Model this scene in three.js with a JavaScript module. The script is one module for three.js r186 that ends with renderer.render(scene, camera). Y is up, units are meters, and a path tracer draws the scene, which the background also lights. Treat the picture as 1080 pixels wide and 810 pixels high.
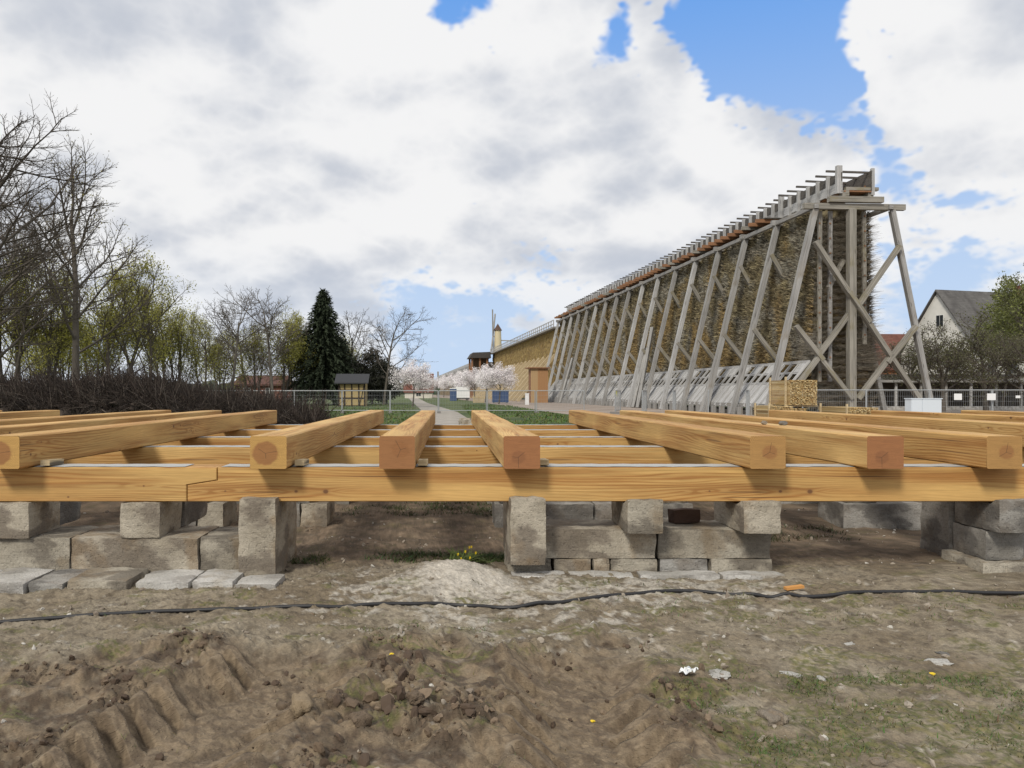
import * as THREE from 'three';
import { mergeGeometries, mergeVertices } from 'three/addons/utils/BufferGeometryUtils.js';
import { createNoise2D, createNoise3D } from 'simplex-noise';

// ---------------------------------------------------------------- camera, sky, sun, exposure
const F = 830, PX = 474, PY = 414, EYE = 1.5;              // lens in pixels of a 1080 x 810 frame, principal point, eye height
const scene = new THREE.Scene();
const camera = new THREE.PerspectiveCamera(2 * Math.atan(405 / F) * 180 / Math.PI, 4 / 3, 0.1, 6000);
camera.position.set(0, EYE, 0);
camera.lookAt(0, EYE, -10);
camera.setViewOffset(1080, 810, 540 - PX, 405 - PY, 1080, 810);
const renderer = new THREE.WebGLRenderer({ antialias: true });
renderer.toneMapping = THREE.LinearToneMapping;
renderer.toneMappingExposure = 1.0;
renderer.shadowMap.enabled = true;
const sun = new THREE.DirectionalLight(new THREE.Color(1, 0.93, 0.81), 2.5);
sun.position.set(-38, 74, 50);
sun.target.position.set(0, 0, -20);
sun.castShadow = true;
sun.shadow.radius = 22;
sun.shadow.mapSize.set(2048, 2048);
Object.assign(sun.shadow.camera, { left: -70, right: 70, top: 70, bottom: -70, near: 1, far: 400 });
scene.add(sun, sun.target);

// ---------------------------------------------------------------- numbers
function rng(seed) { let s = seed >>> 0; return () => { s = (s + 0x6d2b79f5) | 0; let t = Math.imul(s ^ (s >>> 15), 1 | s); t = (t + Math.imul(t ^ (t >>> 7), 61 | t)) ^ t; return ((t ^ (t >>> 14)) >>> 0) / 4294967296; }; }
const R = rng(7), rr = (a, b, f = R) => a + (b - a) * f();
const n2 = createNoise2D(rng(11)), n3 = createNoise3D(rng(12)), n2b = createNoise2D(rng(13));
const clamp = (x, a = 0, b = 1) => Math.min(b, Math.max(a, x)), lerp = (a, b, t) => a + (b - a) * t;
const smooth = (a, b, x) => { const t = clamp((x - a) / (b - a)); return t * t * (3 - 2 * t); };
const mix3 = (a, b, t) => [lerp(a[0], b[0], t), lerp(a[1], b[1], t), lerp(a[2], b[2], t)];
const fbm2 = (x, y, o = 4) => { let s = 0, a = 0.5; for (let i = 0; i < o; i++) { s += a * n2(x, y); x = x * 2.03 + 17.1; y = y * 2.03 - 9.7; a *= 0.5; } return s; };
const cellAt = (i, j) => { let h = Math.imul(i, 374761393) + Math.imul(j, 668265263) | 0; h = Math.imul(h ^ (h >>> 13), 1274126177); return h ^ (h >>> 16); };
function clods(x, y) {     // packed clods: 0 in the cracks between them, up to 1 on top
  const i = Math.floor(x), j = Math.floor(y); let a = 9, b = 9, id = 0;
  for (let u = -1; u < 2; u++) for (let v = -1; v < 2; v++) { const h = cellAt(i + u, j + v), dx = i + u + (h & 1023) / 1023 - x, dy = j + v + ((h >>> 10) & 1023) / 1023 - y, d = Math.hypot(dx, dy); if (d < a) { b = a; a = d; id = h; } else if (d < b) b = d; }
  return smooth(0, .3, b - a) * (.25 + .75 * ((id >>> 20) & 255) / 255);
}
const fbm3 = (x, y, z, o = 4, g = 0.5) => { let s = 0, a = 0.5; for (let i = 0; i < o; i++) { s += a * n3(x, y, z); x = x * 2.03 + 7.1; y = y * 2.03 - 3.7; z = z * 2.03 + 1.3; a *= g; } return s; };
const V = (x, y, z) => new THREE.Vector3(x, y, z);
const at = (px, py, Z) => V((px - PX) / F * Z, EYE + (PY - py) / F * Z, -Z);      // the place at depth Z that a measured pixel shows

// ---------------------------------------------------------------- sky: air and broken cloud, computed for every direction
{
  const W = 4096, H = 2048, data = new Float32Array(W * H * 4);
  const towards = (px, py) => V((px - PX) / F, (PY - py) / F, -1).normalize();
  // gaps of blue in the cloud deck: [direction, radius in degrees, depth]
  const gaps = [[500, 0, 1.7, 1.15], [468, 10, 1.0, .8], [630, 64, 1.2, .95], [655, 30, 1.2, .9], [330, 78, 0.8, .9], [775, 0, 2.5, 1.3], [795, 48, 2.1, 1.15], [842, 95, 2.1, 1.2], [855, 10, 2.0, 1.05], [900, 138, 1.7, 1.1], [945, 170, 1.6, 1.05], [985, 205, 1.8, .85], [1055, 200, 1.4, .65],
    [820, 25, 2.5, 1.2], [725, 30, 1.2, .8], [470, 345, 4.2, .75], [545, 296, 2.6, .65], [430, 318, 2.6, .6], [600, 290, 1.8, .45], [960, 330, 3.2, .75], [340, 262, 1.5, .55], [1020, 285, 2.4, .5], [520, 380, 3.0, .45], [250, 290, 2, .35]].map(([x, y, r, k]) => [towards(x, y), 1 / (2 * (r * Math.PI / 180) ** 2), k]);
  const banks = [[990, 90, 4.5, .55], [1040, 60, 5, .4], [590, 160, 8, .5], [300, 150, 10, .5], [850, 170, 2.6, .55], [560, 20, 2.2, .5], [1020, 175, 2.2, .4], [100, 200, 12, .4], [565, 318, 2.4, .3]].map(([x, y, r, k]) => [towards(x, y), 1 / (2 * (r * Math.PI / 180) ** 2), k]);
  for (let row = 0; row < H; row++) {
    const up = ((row + 0.5) / H - 0.5) * Math.PI, y = Math.sin(up), c = Math.cos(up);
    for (let col = 0; col < W; col++) {
      const o = (row * W + col) * 4; data[o + 3] = 1;
      if (y <= 0) { data[o] = 0.2; data[o + 1] = 0.19; data[o + 2] = 0.17; continue; }
      // away from the built view the cloud is soft: one value for each 4 x 4 texels
      const coarse = Math.abs(col - W / 4) > W * 0.16 || row > H * 0.72; if (coarse && ((col & 3) || (row & 3))) { const q = (((row & ~3) * W) + (col & ~3)) * 4; data[o] = data[q]; data[o + 1] = data[q + 1]; data[o + 2] = data[q + 2]; if (data[q] > 0) continue; }
      const a = ((col + 0.5) / W - 0.5) * 2 * Math.PI, x = Math.cos(a) * c, z = Math.sin(a) * c;
      const k = 1.35 / (y + 0.42), px = x * k, pz = z * k;
      // soft heaped cumulus: ridged lumps at two sizes, a little fine fray
      const b1 = n3(px * 1.0, pz * 1.0 + 5, 3.3), b2 = n3(px * 2.1 + b1 * .35, pz * 2.1, y * 1.5), b3 = n3(px * 4.6 + b2 * .3, pz * 4.6 + 9, y * 3), b4 = n3(px * 9.5, pz * 9.5, y * 6), b5 = n3(px * 20, pz * 20, y * 12), b6 = n3(px * 43, pz * 43, y * 24);
      const c3 = .5 - Math.abs(b3), c4 = .5 - Math.abs(b4), c5 = .5 - Math.abs(b5), c6 = .5 - Math.abs(b6);
      let d = .70 + b1 * .24 + b2 * .20 + b3 * .10 + c3 * .10 + c4 * .15 + c5 * .13 + c6 * .10;
      const wx = x + (b2 * .7 + b3 * .5 + b4 * .3) * .03, wy = y + (n3(px * 3.2 + 30, pz * 3.2, 2) * .8 + b3 * .3 + b5 * .2) * .025;
      if (z < -0.3) {
        for (const [g, s, q] of gaps) { const e = ((g.x - wx) ** 2 + (g.y - wy) ** 2 + (g.z - z) ** 2) * s * (1 + b3 * .2 + b4 * .26 + b5 * .2 + b6 * .14); if (e < 6) d -= q * Math.exp(-Math.max(0, e)); }
        for (const [g, s, q] of banks) { const e = ((g.x - wx) ** 2 + (g.y - wy) ** 2 + (g.z - z) ** 2) * s; if (e < 6) d += q * Math.exp(-e); }
      }
      const cover = smooth(0.0, 0.46, d);
      // lumps of the cloud: bright crowns, blue-grey undersides
      const under = n3(px * 2.1 + b1 * .35, pz * 2.1 - .22, y * 1.5 + .1), under3 = n3(px * 4.6 + b2 * .3, pz * 4.6 + 8.9, y * 3 + .1), g1 = n3(px * .8 + 7, pz * 1.3, 6.1);
      const lit = clamp(0.66 + (b2 - under) * .7 + (b3 - under3) * .45 + g1 * .26 + b2 * .10 + c3 * .20 + c4 * .16 + c5 * .09 + c6 * .05 - .05 + (1 - cover) * .15, 0, 1);
      const cloud = mix3([0.56, 0.595, 0.665], [0.905, 0.905, 0.91], lit * lit * (3 - 2 * lit));
      const deep = smooth(0.02, 0.55, y), air = mix3([0.56, 0.70, 0.90], [0.115, 0.34, 0.82], deep);
      const out = mix3(air, cloud, cover * lerp(0.72, 1, smooth(0.02, 0.2, y)));
      data[o] = out[0]; data[o + 1] = out[1]; data[o + 2] = out[2];
    }
  }
  const t = new THREE.DataTexture(data, W, H, THREE.RGBAFormat, THREE.FloatType);
  t.mapping = THREE.EquirectangularReflectionMapping; t.magFilter = THREE.LinearFilter; t.needsUpdate = true;
  scene.background = t; scene.environment = t;
}

// ---------------------------------------------------------------- naming
const taken = new Map();
const numbered = (name) => { const n = taken.get(name) ?? 0; taken.set(name, n + 1); return n ? name + '_' + String(n).padStart(3, '0') : name; };
function tag(o, label, category, group, kind) { if (label) o.userData.label = label; if (category) o.userData.category = category; if (group) o.userData.group = group; if (kind) o.userData.kind = kind; return o; }
function thing(name, pos, label, category, group, turn = 0) { const o = new THREE.Group(); o.name = numbered(name); o.position.copy(pos); o.rotation.y = turn; scene.add(o); return tag(o, label, category, group, 'thing'); }
function part(parent, name, geo, mat) { const m = new THREE.Mesh(geo, mat); m.name = name; m.castShadow = m.receiveShadow = true; parent.add(m); return m; }
function solo(name, geo, mat, pos, label, category, group, turn = 0) { const m = new THREE.Mesh(geo, mat); m.name = numbered(name); m.castShadow = m.receiveShadow = true; if (pos) m.position.copy(pos); m.rotation.y = turn; scene.add(m); return tag(m, label, category, group, 'thing'); }
function struct(name, geo, mat) { const m = new THREE.Mesh(geo, mat); m.name = numbered(name); m.receiveShadow = m.castShadow = true; scene.add(m); m.userData.kind = 'structure'; return m; }
function stuff(parent, name, geo, mat, items) {   // items: [matrix, color?]
  const m = new THREE.InstancedMesh(geo, mat, items.length); m.name = parent === scene ? numbered(name) : name; m.castShadow = m.receiveShadow = true;
  items.forEach(([mx, c], i) => { m.setMatrixAt(i, mx); if (c) m.setColorAt(i, c); });
  m.userData.kind = 'stuff'; parent.add(m); return m;
}
function copyOf(o, pos, label, group, turn = 0) { const c = o.clone(); c.name = numbered(o.name.replace(/_\d{3}$/, '')); c.position.copy(pos); c.rotation.y = turn; c.userData = { ...o.userData }; if (label) c.userData.label = label; if (group) c.userData.group = group; scene.add(c); return c; }
const _q = new THREE.Quaternion(), _e = new THREE.Euler();
const mat4 = (p, rx, ry, rz, sx, sy = sx, sz = sx) => new THREE.Matrix4().compose(p, new THREE.Quaternion().setFromEuler(new THREE.Euler(rx, ry, rz)), V(sx, sy, sz));

// ---------------------------------------------------------------- textures
function tex(w, h, fn, srgb = false, rep) {
  const d = new Uint8Array(w * h * 4);
  for (let j = 0; j < h; j++) for (let i = 0; i < w; i++) { const c = fn(i / w, j / h, i, j), o = (j * w + i) * 4; if (typeof c === 'number') { d[o] = d[o + 1] = d[o + 2] = clamp(c) * 255; } else for (let k = 0; k < 3; k++) d[o + k] = (srgb ? Math.pow(clamp(c[k]), 1 / 2.2) : clamp(c[k])) * 255; d[o + 3] = 255; }
  const t = new THREE.DataTexture(d, w, h); t.wrapS = t.wrapT = THREE.RepeatWrapping; t.magFilter = THREE.LinearFilter; t.minFilter = THREE.LinearMipmapLinearFilter; t.generateMipmaps = true; if (srgb) t.colorSpace = THREE.SRGBColorSpace; if (rep) t.repeat.set(rep[0], rep[1]); t.needsUpdate = true; return t;
}
// periodic noise on the unit square, by walking on a torus
const table = (() => { const f = rng(5), a = new Float32Array(65536); for (let i = 0; i < 65536; i++) a[i] = f() * 2 - 1; return a; })();
const hsh = (i, j) => table[((i * 73856093) ^ (j * 19349663) ^ (i << 7)) & 65535];
function pn(u, v, fu, fv) { const x = u * fu, y = v * fv, i = Math.floor(x), j = Math.floor(y), a = x - i, b = y - j, s = a * a * (3 - 2 * a), t = b * b * (3 - 2 * b), i0 = ((i % fu) + fu) % fu, j0 = ((j % fv) + fv) % fv, i1 = (i0 + 1) % fu, j1 = (j0 + 1) % fv; return lerp(lerp(hsh(i0, j0), hsh(i1, j0), s), lerp(hsh(i0, j1), hsh(i1, j1), s), t); }
const pf = (u, v, fu, fv, o = 4) => { let s = 0, a = 0.5; for (let k = 0; k < o; k++) { s += a * pn(u, v, fu, fv); fu *= 2; fv *= 2; a *= 0.5; } return s; };

const std = (o) => new THREE.MeshStandardMaterial({ roughness: 0.9, ...o });
const lin = (r, g, b) => new THREE.Color().setRGB(r, g, b);

// fresh sawn spruce: u runs along 4 m, v across 1.2 m
function sawnWood(seed, base, dark, knotC) {
  const f = rng(seed), knots = [];
  for (let i = 0; i < 10; i++) knots.push([f(), f(), 0.005 + f() * f() * 0.02]);
  const field = (u, v) => { let w = 0; for (const [a, b, r] of knots) { let du = Math.abs(u - a); du = Math.min(du, 1 - du) * 4; let dv = v - b; dv -= Math.round(dv); dv *= 1.2; const q = Math.exp(-(du * du / (0.16 * 0.16) + dv * dv / (r * r * 7))); w += q * Math.sign(dv || 1) * 0.55 * Math.exp(-Math.abs(dv) / 0.09); } return w; };
  const col = (u, v) => {
    const warp = pf(u, v, 2, 5, 3) * 1.5 + field(u, v);
    const ring = 0.5 + 0.5 * Math.sin((v * 46 + warp * 3.0) * 2 * Math.PI);
    const grain = Math.pow(ring, 2.2) * smooth(-0.5, .3, pf(u + .3, v, 3, 8, 2));
    const fine = pn(u, v, 24, 300) * 0.5 + pn(u, v, 60, 500) * 0.5;
    const tone = pf(u, v, 3, 6, 3);
    const streak = smooth(.1, .45, pf(u + .6, v + .2, 2, 14, 4)); let c = mix3(base, dark, clamp(grain * 0.62 + tone * 1.0 + streak * .55 + 0.16));
    c = c.map((x) => x * (1 + fine * 0.17 + pn(u, v, 5, 24) * 0.12));
    for (const [a, b, r] of knots) { let du = Math.abs(u - a); du = Math.min(du, 1 - du) * 4; let dv = v - b; dv -= Math.round(dv); dv *= 1.2; const q = Math.sqrt((du * du) / 1.7 + dv * dv) / r; if (q < 2.2) c = mix3(c, knotC, clamp((1 - smooth(0.6, 1.25, q)) * 0.85 + (1 - smooth(1, 2.2, q)) * 0.2)); }
    const crack = pn(u, v, 4, 110), ck = smooth(0.74, 0.9, crack) * smooth(0, .4, pn(u + .2, v, 3, 9)); // drying checks
    c = mix3(c, [0.10, 0.05, 0.02], ck * 0.75);
    return c;
  };
  return tex(1024, 512, col, true);
}
function endGrain(seed, sap, heart, hr, cx, cy) {
  const f = rng(seed), ph = f() * 9;
  return tex(256, 256, (u, v) => {
    const x = u - cx, y = v - cy, r = Math.hypot(x, y) * (1 + 0.05 * n2(ph + Math.atan2(y, x), r0(x, y))), a = Math.atan2(y, x);
    const ring = 0.5 + 0.5 * Math.sin(r * 190 + n2(Math.cos(a) + ph, Math.sin(a)) * 1.5);
    let c = mix3(sap, heart, 1 - smooth(hr - 0.05, hr + 0.04, r + n2(x * 6 + ph, y * 6) * 0.015));
    c = c.map((q) => q * (1 - 0.30 * ring + n2(x * 40, y * 40 + ph) * 0.08));
    for (let k = 0; k < 3; k++) { const b = ph + k * 2.3, d = Math.abs(Math.sin(a - b)) * r; if (Math.cos(a - b) > 0 && r < 0.32 - k * .08) c = mix3(c, [0.06, 0.03, 0.015], (1 - smooth(0.002, 0.009, d)) * 0.85); }
    const w = pf(u, v, 6, 40, 2); return c.map((q) => q * (1 + w * 0.18));
  }, true);
  function r0(x, y) { return Math.hypot(x, y) * 3; }
}
const woodBump = tex(512, 512, (u, v) => 0.5 + pn(u, v, 8, 256) * 0.25 + pf(u, v, 6, 60, 3) * 0.4);
const W_BASE = [0.57, 0.36, 0.125], W_DARK = [0.34, 0.16, 0.039], W_KNOT = [0.16, 0.07, 0.025];
const woodMats = [31, 47].map((s, i) => std({ map: sawnWood(s, i ? [0.60, 0.395, 0.15] : W_BASE, i ? [0.38, 0.19, 0.05] : W_DARK, W_KNOT), bumpMap: woodBump, bumpScale: 0.002, roughness: 0.72 }));
const ends = [
  std({ map: endGrain(3, [0.55, 0.33, 0.10], [0.36, 0.17, 0.055], 0.36, 0.42, 0.47), roughness: 0.8 }),   // pale sapwood round a dark heart
  std({ map: endGrain(4, [0.36, 0.165, 0.06], [0.33, 0.145, 0.05], 0.25, 0.6, 0.58), roughness: 0.8 }),
  std({ map: endGrain(6, [0.37, 0.16, 0.06], [0.31, 0.13, 0.05], 0.2, 0.4, 0.35), roughness: 0.8 }),
  std({ map: endGrain(8, [0.46, 0.26, 0.085], [0.37, 0.18, 0.06], 0.22, 0.55, 0.5), roughness: 0.8 }),
];
// weathered silver-grey timber
const greyMap = (seed, a, b, c) => tex(512, 256, (u, v) => { const s = seed * 0.13, g = pn(u + s, v, 6, 90) * 0.5 + pf(u + s, v, 3, 24, 3) * 0.7; let q = mix3(a, b, clamp(0.5 + g)); q = mix3(q, c, smooth(0.15, 0.5, pf(u, v + s, 4, 5, 4)) * 0.7); const ck = smooth(.72, .9, pn(u, v + s, 5, 60)); return mix3(q, [0.03, 0.026, 0.022], ck * .8); }, true);
const greyWood = std({ map: greyMap(1, [0.19, 0.185, 0.18], [0.39, 0.385, 0.375], [0.27, 0.24, 0.20]), bumpMap: woodBump, bumpScale: 0.006 });
const mossWood = std({ map: greyMap(2, [0.16, 0.15, 0.128], [0.35, 0.33, 0.29], [0.235, 0.205, 0.12]), bumpMap: woodBump, bumpScale: 0.006 });
const silverWood = std({ map: greyMap(3, [0.30, 0.30, 0.30], [0.54, 0.54, 0.54], [0.40, 0.39, 0.38]), bumpMap: woodBump, bumpScale: 0.006 });
const rustWood = std({ map: greyMap(4, [0.20, 0.09, 0.04], [0.33, 0.17, 0.085], [0.15, 0.09, 0.06]), bumpMap: woodBump, bumpScale: 0.006 });
const paleWood = std({ map: greyMap(5, [0.42, 0.33, 0.19], [0.58, 0.48, 0.31], [0.40, 0.27, 0.13]), bumpMap: woodBump, bumpScale: 0.004 });
// masonry
const stoneTex = (seed, a, b, lichen, mud) => tex(512, 512, (u, v) => { const s = seed * 0.173; let c = mix3(a, b, clamp(0.5 + pf(u + s, v, 4, 4, 5) * 1.1)); c = mix3(c, lichen, smooth(0.04, 0.26, pf(u, v + s, 3, 5, 6)) * 0.68); c = mix3(c, mud, smooth(0.1, 0.42, pf(u + .4, v + s, 4, 4, 5)) * 0.5); const k = 1 + pn(u, v, 220, 220) * 0.10 + pn(u, v, 90, 90) * 0.11 + pn(u, v, 10, 130) * .10; const pit = smooth(.66, .88, pn(u + s, v, 60, 60)); return c.map((x) => x * k * (1 - pit * .3)); }, true);
const stoneBump = tex(512, 512, (u, v) => 0.5 + pf(u, v, 8, 8, 6) * 0.5 + pn(u, v, 200, 200) * 0.1 - smooth(.6, .85, pn(u, v, 60, 60)) * 0.25);
const stoneMats = [
  std({ map: stoneTex(1, [0.25, 0.222, 0.175], [0.40, 0.368, 0.305], [0.10, 0.085, 0.068], [0.19, 0.135, 0.075]), bumpMap: stoneBump, bumpScale: 0.014, roughness: 0.95 }),
  std({ map: stoneTex(2, [0.275, 0.24, 0.185], [0.43, 0.39, 0.32], [0.125, 0.10, 0.078], [0.22, 0.15, 0.08]), bumpMap: stoneBump, bumpScale: 0.014, roughness: 0.95 }),
  std({ map: stoneTex(3, [0.20, 0.19, 0.17], [0.34, 0.33, 0.31], [0.09, 0.085, 0.08], [0.16, 0.13, 0.10]), bumpMap: stoneBump, bumpScale: 0.014, roughness: 0.95 }),
];
const limeStone = std({ map: stoneTex(4, [0.38, 0.37, 0.345], [0.52, 0.51, 0.49], [0.22, 0.205, 0.185], [0.30, 0.26, 0.2]), bumpMap: stoneBump, bumpScale: 0.012, roughness: 0.95 });

// ---------------------------------------------------------------- shapes
function uvBox(w, h, l, ou = 0, ov = 0) {   // box w (x), h (y), l (z); on the long sides u runs along z, in metres
  const g = new THREE.BoxGeometry(w, h, l), p = g.attributes.position, n = g.attributes.normal, uv = g.attributes.uv;
  for (let i = 0; i < p.count; i++) {
    const x = p.getX(i), y = p.getY(i), z = p.getZ(i);
    if (Math.abs(n.getX(i)) > .5) uv.setXY(i, (z + ou) / 4, (y + ov) / 1.2);
    else if (Math.abs(n.getY(i)) > .5) uv.setXY(i, (z + ou) / 4, (x + ov + .4) / 1.2);
    else uv.setXY(i, (x + ou) / 1.2, (y + ov) / 1.2);
  }
  return g;
}
const _m = new THREE.Matrix4(), UPV = V(0, 1, 0);
function bar(a, b, w, h = w, up = UPV) {      // squared timber from a to b
  const d = b.clone().sub(a), L = d.length(), g = uvBox(w, h, L, R() * 9, R() * 9);
  const z = d.clone().normalize(), x = new THREE.Vector3().crossVectors(Math.abs(z.dot(up)) > .98 ? V(0, 0, 1) : up, z).normalize(), y = new THREE.Vector3().crossVectors(z, x);
  _m.makeBasis(x, y, z).setPosition(a.clone().add(b).multiplyScalar(.5));
  return g.applyMatrix4(_m);
}
const box = (x0, x1, y0, y1, z0, z1) => { const g = new THREE.BoxGeometry(x1 - x0, y1 - y0, z1 - z0), p = g.attributes.position, n = g.attributes.normal, uv = g.attributes.uv; g.translate((x0 + x1) / 2, (y0 + y1) / 2, (z0 + z1) / 2); for (let i = 0; i < p.count; i++) { if (Math.abs(n.getX(i)) > .5) uv.setXY(i, p.getZ(i), p.getY(i)); else if (Math.abs(n.getY(i)) > .5) uv.setXY(i, p.getX(i), p.getZ(i)); else uv.setXY(i, p.getX(i), p.getY(i)); } return g; };
// a chamfered squared timber along z, centred; material 0 on the sides and 1 on the ends; notches = none
function timber(w, h, L, ch = 0.012, seed = 1) {
  const prof = [[-w / 2 + ch, -h / 2], [w / 2 - ch, -h / 2], [w / 2, -h / 2 + ch], [w / 2, h / 2 - ch], [w / 2 - ch, h / 2], [-w / 2 + ch, h / 2], [-w / 2, h / 2 - ch], [-w / 2, -h / 2 + ch]];
  const seg = Math.max(6, Math.round(L / .5)), P = [], UV = [], I = [], f = rng(seed), ou = f() * 4, ov = f(), groups = [];
  let s = 0; const along = prof.map((q, i) => { const r = prof[(i + 1) % 8], l = Math.hypot(r[0] - q[0], r[1] - q[1]); const a = s; s += l; return [a, s]; });
  for (let e = 0; e < 8; e++) {
    const q = prof[e], r = prof[(e + 1) % 8], base = P.length / 3;
    for (let k = 0; k <= seg; k++) { const z = (k / seg - .5) * L; for (const [pt, t] of [[q, along[e][0]], [r, along[e][1]]]) { const wob = 0.0025; P.push(pt[0] + n3(pt[0] * 3, pt[1] * 3, z * .8 + seed) * wob, pt[1] + n3(pt[0] * 3 + 9, pt[1] * 3, z * .8 + seed) * wob, z); UV.push((z + ou) / 4, t / 1.2 + ov); } }
    for (let k = 0; k < seg; k++) { const a = base + k * 2; I.push(a, a + 1, a + 2, a + 1, a + 3, a + 2); }
  }
  const nSide = I.length;
  for (const zs of [1, -1]) { const base = P.length / 3; prof.forEach(([x, y]) => { P.push(x, y, zs * L / 2 + 0); UV.push(x / w + .5, y / h + .5); }); for (let k = 1; k < 7; k++) zs > 0 ? I.push(base, base + k, base + k + 1) : I.push(base, base + k + 1, base + k); }
  const g = new THREE.BufferGeometry(); g.setAttribute('position', new THREE.Float32BufferAttribute(P, 3)); g.setAttribute('uv', new THREE.Float32BufferAttribute(UV, 2)); g.setIndex(I);
  g.addGroup(0, nSide, 0); g.addGroup(nSide, I.length - nSide, 1); g.computeVertexNormals(); return g;
}
// a worn stone: rounded, chipped box with its base at y = 0
function stone(w, h, d, seed, round = 0.015, rough = 0.007, lip = 0) {
  const nx = Math.max(4, Math.round(w / .05)), ny = Math.max(4, Math.round(h / .04)), nz = Math.max(4, Math.round(d / .06));
  let g = new THREE.BoxGeometry(w, h, d, nx, ny, nz); const p = g.attributes.position;
  for (let i = 0; i < p.count; i++) {
    let x = p.getX(i), y = p.getY(i), z = p.getZ(i);
    const r = round * (1 + 0.45 * n3(x * 3 + seed * 5.1, y * 3, z * 3)), ix = clamp(x, -w / 2 + r, w / 2 - r), iy = clamp(y, -h / 2 + r, h / 2 - r), iz = clamp(z, -d / 2 + r, d / 2 - r);
    let dx = x - ix, dy = y - iy, dz = z - iz, l = Math.hypot(dx, dy, dz); if (l > 1e-6) { const k = r / l; if (l > r) { x = ix + dx * k; y = iy + dy * k; z = iz + dz * k; } }
    const q = fbm3(x * 4 + seed * 7.7, y * 4, z * 4, 4) * rough * 2.2 + n3(x * 28, y * 28 + seed, z * 28) * rough * 0.35;
    const chip = Math.max(0, n3(x * 5 - seed, y * 5, z * 5 + 3) - .55) * rough * 3;
    const nl = Math.hypot(dx, dy, dz) || 1; let bx = dx / nl, by = dy / nl, bz = dz / nl; if (l < 1e-6) { bx = by = bz = 0; }
    x += bx * (q - chip); y += by * (q - chip) * (y < 0 ? .2 : 1); z += bz * (q - chip);
    if (lip && y > h / 2 - 0.09 && z < d / 2 - lip) y = Math.min(y, h / 2 - 0.045);
    p.setXYZ(i, x, y + h / 2, z);
  }
  g.computeVertexNormals();
  const n = g.attributes.normal, uv = g.attributes.uv;
  for (let i = 0; i < p.count; i++) { const ax = Math.abs(n.getX(i)), ay = Math.abs(n.getY(i)), az = Math.abs(n.getZ(i)); const x = p.getX(i) + seed * .37, y = p.getY(i) + seed * .21, z = p.getZ(i); if (ax > ay && ax > az) uv.setXY(i, z, y); else if (ay > az) uv.setXY(i, x, z); else uv.setXY(i, x, y); }
  return g;
}

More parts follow.
